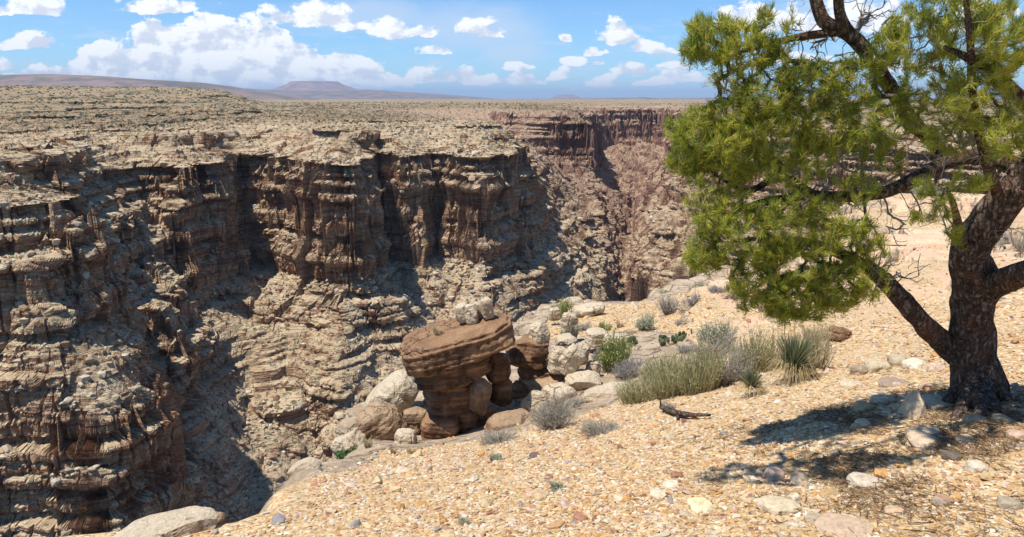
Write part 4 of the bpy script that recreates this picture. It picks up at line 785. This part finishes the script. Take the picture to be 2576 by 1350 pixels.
def build_gravel():
    rs = np.random.RandomState(8); n = int(90000*min(1, LOD*1.2)); v0, f0 = ico(1)
    az = rs.uniform(R(-44), R(44), n); r = 2.2*np.exp(rs.rand(n)**1.15*math.log(22/2.2)); x = np.sin(az)*r; y = np.cos(az)*r
    ok = rimd(x, y) < -.05; x = x[ok]; y = y[ok]; r = r[ok]
    dens = vnoise(x/.9, y/.9, 0, 410)*.5+.5; ok = rs.rand(len(x)) < (.12+1.05*dens)*(1-.92*smooth(.35, .6, bare_w(x, y)+.25*vnoise(x/.5, y/.5, 0, 411))); x = x[ok]; y = y[ok]; r = r[ok]
    led = (x-.16*y > 1.5) & (y > 9.5); ok = ~led | (rs.rand(len(x)) < .3); x = x[ok]; y = y[ok]; r = r[ok]; n = len(x); z = ground_z(x, y)
    s = .0046*np.exp(rs.normal(size=n)*.55)+.0012*r; s = np.clip(s, .004, .045); big = rs.rand(n) < .022; s[big] *= rs.uniform(1.5, 2.8, big.sum())
    sc = np.stack([s*rs.uniform(.9, 1.6, n), s*rs.uniform(.7, 1.1, n), s*rs.uniform(.4, .75, n)], 1); a = rs.uniform(0, 6.283, n); ca, sa = np.cos(a), np.sin(a)
    v = v0[None]*(1+.22*rs.normal(size=(n, len(v0), 1)).clip(-1.3, 1.3))*sc[:, None]; tl = rs.normal(size=(n, 2))*.25
    v[:, :, 2] += v[:, :, 0]*tl[:, :1]+v[:, :, 1]*tl[:, 1:]
    V = np.stack([v[:, :, 0]*ca[:, None]-v[:, :, 1]*sa[:, None]+x[:, None], v[:, :, 0]*sa[:, None]+v[:, :, 1]*ca[:, None]+y[:, None], v[:, :, 2]+(z+sc[:, 2]*.25)[:, None]], -1)
    f = (f0[None]+(np.arange(n)*len(v0))[:, None, None]).reshape(-1, 3)
    pal = np.array([(.52, .345, .17), (.56, .42, .235), (.60, .49, .33), (.64, .56, .43), (.50, .30, .15), (.52, .28, .10), (.46, .25, .14), (.30, .15, .10), (.27, .24, .22), (.66, .46, .36)])
    pk = rs.choice(len(pal), n, p=[.22, .2, .15, .08, .12, .06, .06, .03, .03, .05]); c = pal[pk]*rs.uniform(.8, 1.12, (n, 1))
    o = np_mesh('gravel', V.reshape(-1, 3), f, stone_mat, False, None, np.repeat(c, len(v0), 0)); tag(o, 'orange and cream pebbles covering the slope', kind='stuff')
build_gravel()

def build_litter():
    """dead needles and twig bits under the pine"""
    rs = np.random.RandomState(21); n = 24000; c = [spot(2100, 1060), spot(2330, 1090), spot(2450, 1020), spot(2250, 1180), spot(2500, 1200)]; i = rs.randint(0, len(c), n)
    x = np.array([q.x for q in c])[i]+rs.normal(size=n)*.42; y = np.array([q.y for q in c])[i]+rs.normal(size=n)*.30
    ok = rs.rand(n) < .5+.9*vnoise(x/.22, y/.22, 0, 421); x = x[ok]; y = y[ok]; n = len(x); z = ground_z(x, y)+rs.uniform(.004, .02, n); a = rs.uniform(0, 6.283, n); L = rs.uniform(.015, .045, n); tw = rs.rand(n) < .06; L[tw] *= 3
    d = np.stack([np.cos(a), np.sin(a), rs.normal(size=n)*.15], 1); p = np.stack([x, y, z], 1); P = np.stack([p-d*L[:, None]*.5, p+rs.normal(size=(n, 3))*.002, p+d*L[:, None]*.5], 1); w = np.where(tw, .003, .0013)
    V, Fq = tubes(P, w[:, None]*np.ones((1, 3)), 3); col = np.where(rs.rand(n, 1) < .5, np.array([.22, .13, .07]), np.array([.34, .24, .14]))*rs.uniform(.5, 1.2, (n, 1))
    o = np_mesh('pine_litter', V, Fq, litter_mat, False, None, np.repeat(np.repeat(col, 3, 0), 3, 0)); tag(o, 'fallen brown needles and twig bits under the pine', kind='stuff')
build_litter()
# ================================================================ PLANTS
def bush_mesh(rs, h, wd, n, thick, c0, c1, kind='twig', lean=.5):
    """stems fanning out of one root; returns Acc in local space"""
    acc = Acc(); k = 5; t = np.linspace(0, 1, k)
    a = rs.uniform(0, 6.283, n); sp = np.sqrt(rs.rand(n))*lean; H_ = h*rs.uniform(.55, 1.05, n)*(1-.35*sp/max(lean, .01)*(kind != 'broom'))
    root = np.stack([np.cos(a), np.sin(a), 0*a], 1)*(np.sqrt(rs.rand(n))*wd*(.75 if kind == 'broom' else .25))[:, None]
    a2 = a+rs.normal(size=n)*(.9 if kind == 'broom' else .3); out = np.stack([np.cos(a2), np.sin(a2), 0*a2], 1)*(sp*wd*(.6 if kind == 'broom' else 1))[:, None]
    H_ = H_*(1+.6*vnoise(root[:, 0]/wd*2.5+h*9, root[:, 1]/wd*2.5, 0, 55))
    b = rs.normal(size=(n, 3))*h*.08
    P = root[:, None]+out[:, None]*(t**(.8 if kind != 'broom' else 1.2))[None, :, None]+np.array([0, 0, 1.])*(H_[:, None]*t[None]**.9)[:, :, None]+b[:, None]*np.sin(t*3.1)[None, :, None]
    Rr = thick*np.array([1.3, 1.1, .9, .7, .35])[None]*rs.uniform(.7, 1.2, (n, 1)); V, Fq = tubes(P, Rr, 3)
    g = t[None, :, None]; col = (np.array(c0)*(1-g)+np.array(c1)*g)*rs.uniform(.7, 1.2, (n, 1, 1)); acc.add(V, Fq, np.repeat(col.reshape(-1, 3), 3, 0))
    m = n*(5 if kind == 'twig' else 3); i = rs.randint(0, n, m); s = rs.uniform(.35, .98, m); j = s*(k-1); j0 = j.astype(int).clip(0, k-2); f = (j-j0)[:, None]
    p = P[i, j0]*(1-f)+P[i, j0+1]*f; dr = rs.normal(size=(m, 3))*(.8 if kind == 'twig' else .5)+np.array([0, 0, .9])+out[i]/max(wd, .01)*.8; dr /= np.linalg.norm(dr, axis=1, keepdims=True); L = h*rs.uniform(.08, .24, m)
    P2 = np.stack([p, p+dr*(L*.5)[:, None]+rs.normal(size=(m, 3))*h*.008, p+dr*L[:, None]], 1); V, Fq = tubes(P2, thick*.6*np.array([1, .8, .4])[None]*np.ones((m, 1)), 3)
    acc.add(V, Fq, np.repeat(np.repeat(np.array(c1)*rs.uniform(.75, 1.25, (m, 1)), 3, 0), 3, 0)); return acc, P2[:, 2]
def leaves(acc, rs, pts, ln, w, c, per=2):
    m = len(pts)*per; p = np.repeat(pts, per, 0)+rs.normal(size=(m, 3))*ln*.5; d = rs.normal(size=(m, 3))+np.array([0, 0, .8]); d /= np.linalg.norm(d, axis=1, keepdims=True); L = ln*rs.uniform(.6, 1.2, m)
    P = np.stack([p, p+d*(L*.5)[:, None], p+d*L[:, None]], 1); sd = np.cross(d, rs.normal(size=(m, 3))); sd /= np.linalg.norm(sd, axis=1, keepdims=True)
    V, Fq = ribbons(P, w*np.array([.5, 1, .3])[None]*np.ones((m, 1)), sd); acc.add(V, Fq, np.repeat(np.array(c)*rs.uniform(.7, 1.3, (m, 1)), 6, 0))
GREYT = ((.22, .18, .13), (.41, .375, .30)); LAV = ((.20, .17, .14), (.38, .35, .31)); GRN = ((.20, .19, .10), (.27, .31, .09)); BROOM = ((.31, .27, .14), (.42, .39, .20)); STRAW = ((.36, .28, .15), (.52, .43, .25)); SAGE = ((.24, .22, .15), (.38, .39, .27)); DGR = ((.06, .08, .04), (.12, .19, .07))
def plants():
    rs = np.random.RandomState(77)
    # (column, row of foot, width, height, palette, kind, name, label)
    L = [(1392, 1080, 120, 84, GREYT, 'twig', 'desert_shrub', 'dense grey twiggy shrub at the centre of the gravel edge'), (1512, 1082, 120, 44, GREYT, 'twig', 'dead_shrub', 'low dead grey shrub with dark twisted stems right of the dense grey shrub'), (1258, 1118, 110, 50, GREYT, 'twig', 'desert_shrub', 'thin grey shrub at the foot of the mushroom rock'),
         (1545, 930, 80, 76, GRN, 'broom', 'desert_shrub', 'olive green shrub beside the pale rocks'), (1580, 945, 84, 56, LAV, 'twig', 'desert_shrub', 'grey shrub growing against the olive green shrub'), (1500, 912, 24, 44, LAV, 'twig', 'desert_shrub', 'small dark grey shrub between pale rocks'),
         (1610, 1005, 130, 84, BROOM, 'broom', 'green_brush', 'leftmost tall clump of green broom-like brush'), (1690, 992, 120, 110, BROOM, 'broom', 'green_brush', 'second clump from the left of the green broom-like brush'), (1760, 985, 120, 124, BROOM, 'broom', 'green_brush', 'middle clump of the green broom-like brush'), (1830, 962, 120, 100, GREYT, 'broom', 'green_brush', 'greyish clump in the row of broom-like brush'), (1895, 930, 110, 110, BROOM, 'broom', 'green_brush', 'rightmost clump of broom-like brush behind the small yucca'), (1660, 950, 110, 80, BROOM, 'broom', 'green_brush', 'upper clump of broom-like brush behind the row'), (1800, 900, 120, 62, GREYT, 'broom', 'green_brush', 'pale upper clump of broom-like brush below the pine'),
         (1413, 802, 44, 42, GRN, 'broom', 'desert_shrub', 'bright green shrub on the rocky rim edge'), (1440, 776, 24, 22, GRN, 'broom', 'desert_shrub', 'smallest green shrub at the far rim corner'), (1432, 862, 50, 44, SAGE, 'broom', 'desert_shrub', 'grey-green shrub right of the drum-shaped rock'), (1470, 828, 40, 30, LAV, 'twig', 'desert_shrub', 'round grey shrub above the cracked rock row'), (1521, 832, 34, 24, GRN, 'broom', 'desert_shrub', 'small yellow-green shrub alone on the yellow slope'), (1560, 822, 22, 16, STRAW, 'broom', 'grass_tuft', 'tiny straw tuft right of the small yellow-green shrub'),
         (1622, 838, 44, 44, SAGE, 'twig', 'desert_shrub', 'grey shrub with green shoots at the middle of the slope'), (1680, 800, 56, 46, LAV, 'twig', 'desert_shrub', 'large lavender-grey shrub high on the slope'), (1741, 800, 34, 36, LAV, 'twig', 'desert_shrub', 'round lavender-grey shrub right of the large one'), (1713, 822, 34, 28, LAV, 'twig', 'desert_shrub', 'pale grey shrub above the prickly pear'), (1724, 884, 44, 34, LAV, 'twig', 'desert_shrub', 'bluish grey mound shrub below the prickly pear'),
         (1800, 846, 96, 48, SAGE, 'broom', 'desert_shrub', 'wide sage-green shrub under the left of the pine'), (1800, 782, 50, 26, LAV, 'twig', 'desert_shrub', 'flat grey shrub near the top of the slope'), (1612, 748, 36, 16, SAGE, 'twig', 'desert_shrub', 'grey-green shrub on the skyline of the slope, leftmost'), (1668, 738, 40, 16, SAGE, 'twig', 'desert_shrub', 'grey-green shrub on the skyline of the slope, middle'), (1752, 742, 32, 28, SAGE, 'twig', 'desert_shrub', 'grey-green shrub just below the slope skyline'),
         (873, 1122, 56, 48, DGR, 'leafy', 'green_bush', 'dark green leafy bush among the rocks at the lower left rim'), (1250, 1160, 38, 28, SAGE, 'leafy', 'sage_plant', 'small pale green sage on the gravel below the thin grey shrub'), (1402, 1228, 44, 26, SAGE, 'leafy', 'sage_plant', 'small grey-green sage beside the angular stone'), (1168, 1318, 34, 26, SAGE, 'twig', 'grass_tuft', 'little grey-green tuft near the bottom edge'), (990, 1146, 18, 22, STRAW, 'broom', 'grass_tuft', 'straw tuft below the angular tan boulder'), (1035, 1142, 22, 20, STRAW, 'broom', 'grass_tuft', 'second straw tuft right of the first below the boulder'),
         (925, 1130, 20, 30, STRAW, 'broom', 'grass_tuft', 'straw tuft on the pale hump left of the boulder'), (1678, 1030, 44, 40, GREYT, 'twig', 'desert_shrub', 'little grey twiggy plant at the end of the fallen stick'), (1460, 1020, 70, 30, GREYT, 'twig', 'desert_shrub', 'sparse grey twigs on the pale bedrock'), (1455, 968, 24, 26, STRAW, 'broom', 'grass_tuft', 'straw tuft between the pale slabs'), (2330, 520, 90, 26, SAGE, 'twig', 'desert_shrub', 'grey-green shrub on the far pink ledge, left'), (2400, 545, 60, 30, GREYT, 'twig', 'desert_shrub', 'dry shrub on the far pink ledge seen beside the trunk'),
         (2545, 640, 90, 70, GREYT, 'twig', 'desert_shrub', 'dry twiggy shrub right of the trunk fork'), (2050, 860, 70, 40, STRAW, 'broom', 'grass_tuft', 'straw-green grass tuft behind the yucca'), (2020, 945, 120, 100, STRAW, 'broom', 'grass_tuft', 'dry blond grass clump right of the yucca'), (1185, 838, 30, 14, STRAW, 'broom', 'grass_tuft', 'tiny tuft growing on the mushroom rock cap')]
    for (u, v, w, h, pal, kind, nm, lb) in L:
        p = spot(u, v) if not lb.startswith('tiny tuft growing') else at(1100, 835, 9.2); d = p.y; W_ = pxm(w, d)/2; H_ = pxm(h, d)*(.82 if nm == 'green_brush' else 1.0)
        thick = .0011+.00022*d; thick = thick*(1.35 if kind == 'broom' else 1); n = int(np.clip(w*(2.3 if kind == 'broom' else 2.2), 40, 560)); acc, tp = bush_mesh(rs, H_, W_, n, thick, pal[0], pal[1], 'broom' if kind == 'broom' else 'twig', 1.0)
        if kind in ('leafy',) or pal in (SAGE, GRN, DGR): leaves(acc, rs, tp, H_*.07, H_*.012+.0004*d, pal[1], 3 if kind == 'leafy' else 1)
        o = acc.make(nm, twig_mat, None, True); o.location = p-Vector((0, 0, .01)); g = {'desert_shrub': 'low desert shrubs on the rim slope', 'green_brush': 'clumps of broom-like brush below the pine', 'grass_tuft': 'small grass tufts on the rim'}.get(nm)
        tag(o, lb, 'grass tuft' if nm == 'grass_tuft' else 'shrub', g)
    # yuccas
    for (u, v, w, h, n, lb, skirt) in [(1992, 968, 150, 132, 260, 'large yucca with a stiff green crown over a skirt of dead straw leaves', 380), (1888, 1000, 92, 74, 170, 'small dark green yucca at the left foot of the large one', 110)]:
        p = spot(u, v); d = p.y; H_ = pxm(h, d); W_ = pxm(w, d)/2; root = empty('yucca', p); tag(root, lb, 'yucca', 'yuccas below the pine')
        a = rs.uniform(0, 6.283, n); el = rs.beta(2.4, 1.5, n)*1.1+.42; L_ = H_*rs.uniform(.62, .80, n); c = np.array([0, 0, H_*.28])
        dv = np.stack([np.cos(a)*np.cos(el), np.sin(a)*np.cos(el), np.sin(el)], 1); P = np.stack([c+dv*.02, c+dv*(L_*.5)[:, None], c+dv*L_[:, None]+np.array([0, 0, -.01])], 1)
        sd = np.cross(dv, rs.normal(size=(n, 3))); sd /= np.linalg.norm(sd, axis=1, keepdims=True); V, Fq = ribbons(P, .0045*np.array([1., .9, .12])[None]*np.ones((n, 1)), sd)
        mixc = rs.rand(n, 1)**1.3; col = (np.array([.14, .17, .08])*(1-mixc)+np.array([.30, .30, .16])*mixc); ac = Acc(); ac.add(V, Fq, np.repeat(col, 6, 0)); o = ac.make('leaves', leaf_mat, root); o['kind'] = 'stuff'
        n2 = skirt; a = rs.uniform(0, 6.283, n2); L_ = W_*rs.uniform(.7, 1.15, n2); o_ = np.stack([np.cos(a), np.sin(a), 0*a], 1); c0 = c[None]+o_*.02
        P = np.stack([c0, c0+o_*(L_*.55)[:, None]+np.array([0, 0, 1.])*(H_*rs.uniform(-.02, .22, n2))[:, None], c0*np.array([1, 1, 0])+o_*(L_*.95)[:, None]+np.array([0, 0, 1.])*(H_*rs.uniform(.0, .22, n2))[:, None]], 1)
        sd = np.stack([-np.sin(a), np.cos(a), 0*a], 1); V, Fq = ribbons(P, .0032*np.array([1., .8, .2])[None]*np.ones((n2, 1)), sd); ac = Acc(); ac.add(V, Fq, np.repeat(np.array([.42, .31, .15])*rs.uniform(.5, 1.15, (n2, 1)), 6, 0)); o = ac.make('dead_leaves', twig_mat, root); o['kind'] = 'stuff'
        if skirt > 200:
            P = np.array([[(-.06, 0, H_*.2), (-.09, 0, H_*.7), (-.11, .01, H_*1.15), (-.12, .01, H_*1.45)]]); V, Fq = tubes(P, np.array([[.006, .005, .004, .003]]), 6); ac = Acc(); ac.add(V, Fq, (.36, .25, .14)); ac.make('flower_stalk', twig_mat, root)
    # prickly pears
    for (u, v, w, n, lb) in [(1704, 862, 84, 20, 'spreading prickly pear cactus on the slope below the pine'), (1596, 872, 34, 7, 'small prickly pear cactus left on the slope')]:
        p = spot(u, v); d = p.y; W_ = pxm(w, d); root = empty('prickly_pear', p); tag(root, lb, 'cactus')
        for i in range(n):
            s = .045*rs.uniform(.8, 1.2); x = (rs.rand()-.5)*W_; y = rs.uniform(-.2, .2); z = ground_z(np.array([p.x+x]), np.array([d+y]))[0]-p.z+s*(.8+1.3*(i % 2)); v0, f0 = ico(2); vv = v0*np.array([s, s*.22, s*1.15])*(1-.18*np.clip(-v0[:, 2:3], 0, 1)); vv = vv@rotm(rs.uniform(-20, 20), rs.uniform(-35, 35), rs.uniform(-70, 70)).T
            o = np_mesh('pad', vv, f0, leaf_mat, True, root, np.broadcast_to(np.array([.17, .20, .10])*rs.uniform(.8, 1.3), (len(vv), 3))); o.location = (x, y, z)
    # fallen stick
    p = spot(1722, 1048); root = empty('fallen_stick', p); tag(root, 'short dry fallen branch with stubs lying on the gravel', 'fallen branch'); q0, q1 = spot(1662, 1036), spot(1786, 1052); up = Vector((0, 0, .035))
    limb('stem', [q0+up*1.4, spot(1690, 1043)+up, spot(1730, 1052)+up*1.2, q1+up], [.022, .026, .022, .012], root, 8, 6, .22, base=tuple(p)); limb('stub', [spot(1705, 1046)+up, spot(1705, 1058)+up*.4], [.016, .010], root, 7, 5, .2, base=tuple(p)); limb('stub', [q0+up, q0+Vector((-.01, 0, .13))], [.012, .006], root, 6, 5, .2, base=tuple(p))
plants()
# ================================================================ SCRUB AND RUBBLE ON THE CANYON LEDGES
def scatter(name, label, n, pick, size, cols, squash, seed, sub=1):
    rs = np.random.RandomState(seed); G = CAN; nr, nc = G.shape[:2]
    i = rs.randint(1, nr-2, n*3); j = rs.randint(1, nc-2, n*3); p = G[i, j]; a = G[i+1, j]-p; b = G[i, j+1]-p
    nn = np.cross(b, a); nn /= np.linalg.norm(nn, axis=1, keepdims=True)+1e-9; nz = np.abs(nn[:, 2]); r = np.hypot(p[:, 0], p[:, 1])
    ok = pick(p, nz, r) & (rs.rand(len(p)) < np.clip(.55+.9*vnoise(p[:, 0]/22, p[:, 1]/22, 0, seed+1), .08, 1)); f = rs.rand(len(p), 1)
    p = (p+a*f+b*(1-f)*.5)[ok][:n]; r = r[ok][:n]; n = len(p); v0, f0 = ico(sub); s = size(rs, r, n)
    v = v0[None]*(1+.3*rs.normal(size=(n, len(v0), 1)).clip(-1.5, 1.5))*(s[:, None]*np.array(squash)[None]*rs.uniform(.7, 1.3, (n, 3)))[:, None]
    an = rs.uniform(0, 6.28, n); ca, sa = np.cos(an)[:, None], np.sin(an)[:, None]
    V = np.stack([v[..., 0]*ca-v[..., 1]*sa, v[..., 0]*sa+v[..., 1]*ca, v[..., 2]+s[:, None]*.25], -1)+p[:, None]; F_ = (f0[None]+(np.arange(n)*len(v0))[:, None, None]).reshape(-1, 3)
    c = np.array(cols)[rs.randint(0, len(cols), n)]*rs.uniform(.75, 1.2, (n, 1))
    o = np_mesh(name, V.reshape(-1, 3), F_, far_stone, False, None, np.repeat(c, len(v0), 0)); tag(o, label, kind='stuff'); print(name, n)
CAN = CANV.reshape(CANR, CANC, 3)
scatter('desert_scrub', 'dark grey-green scrub dotting the ledges, terraces and plateau', int(42000*LOD), lambda p, nz, r: (nz > .8) & (r > 110) & (r < 1340), lambda rs, r, n: np.clip(.16+.0008*r, 0, 1.0)*rs.uniform(.6, 1.3, n), [(.13, .125, .075), (.16, .15, .10), (.10, .115, .05), (.19, .17, .115)], (1.1, 1.1, .8), 501)
scatter('rubble', 'fallen rock rubble strewn over the canyon terraces', int(44000*LOD), lambda p, nz, r: (nz > .55) & (r > 110) & (r < 900) & (p[:, 2] < -24), lambda rs, r, n: (.28+.0007*r)*np.exp(np.clip(rs.normal(size=n)*.6, -2, 1.15)), [(.44, .36, .25), (.38, .28, .18), (.50, .42, .31), (.30, .19, .12)], (1.2, .9, .75), 502)
# ================================================================ AIR
def build_haze():
    bm = bmesh.new(); bmesh.ops.create_cube(bm, size=1.0)
    for v in bm.verts: v.co = Vector((v.co.x*140000, v.co.y*140000, -200 if v.co.z < 0 else 640))
    me = bpy.data.meshes.new('haze'); bm.to_mesh(me); bm.free(); o = link(bpy.data.objects.new('haze', me)); tag(o, kind='stuff', label='thin blue desert haze')
    m = bpy.data.materials.new('haze'); m.use_nodes = True; n = m.node_tree.nodes; n.clear()
    v = n.new('ShaderNodeVolumePrincipled'); v.inputs['Density'].default_value = HAZE; v.inputs['Color'].default_value = (.58, .76, 1.0, 1); v.inputs['Anisotropy'].default_value = .0
    out = n.new('ShaderNodeOutputMaterial'); m.node_tree.links.new(v.outputs[0], out.inputs['Volume']); me.materials.append(m)
HAZE = 4.0e-5
build_haze()
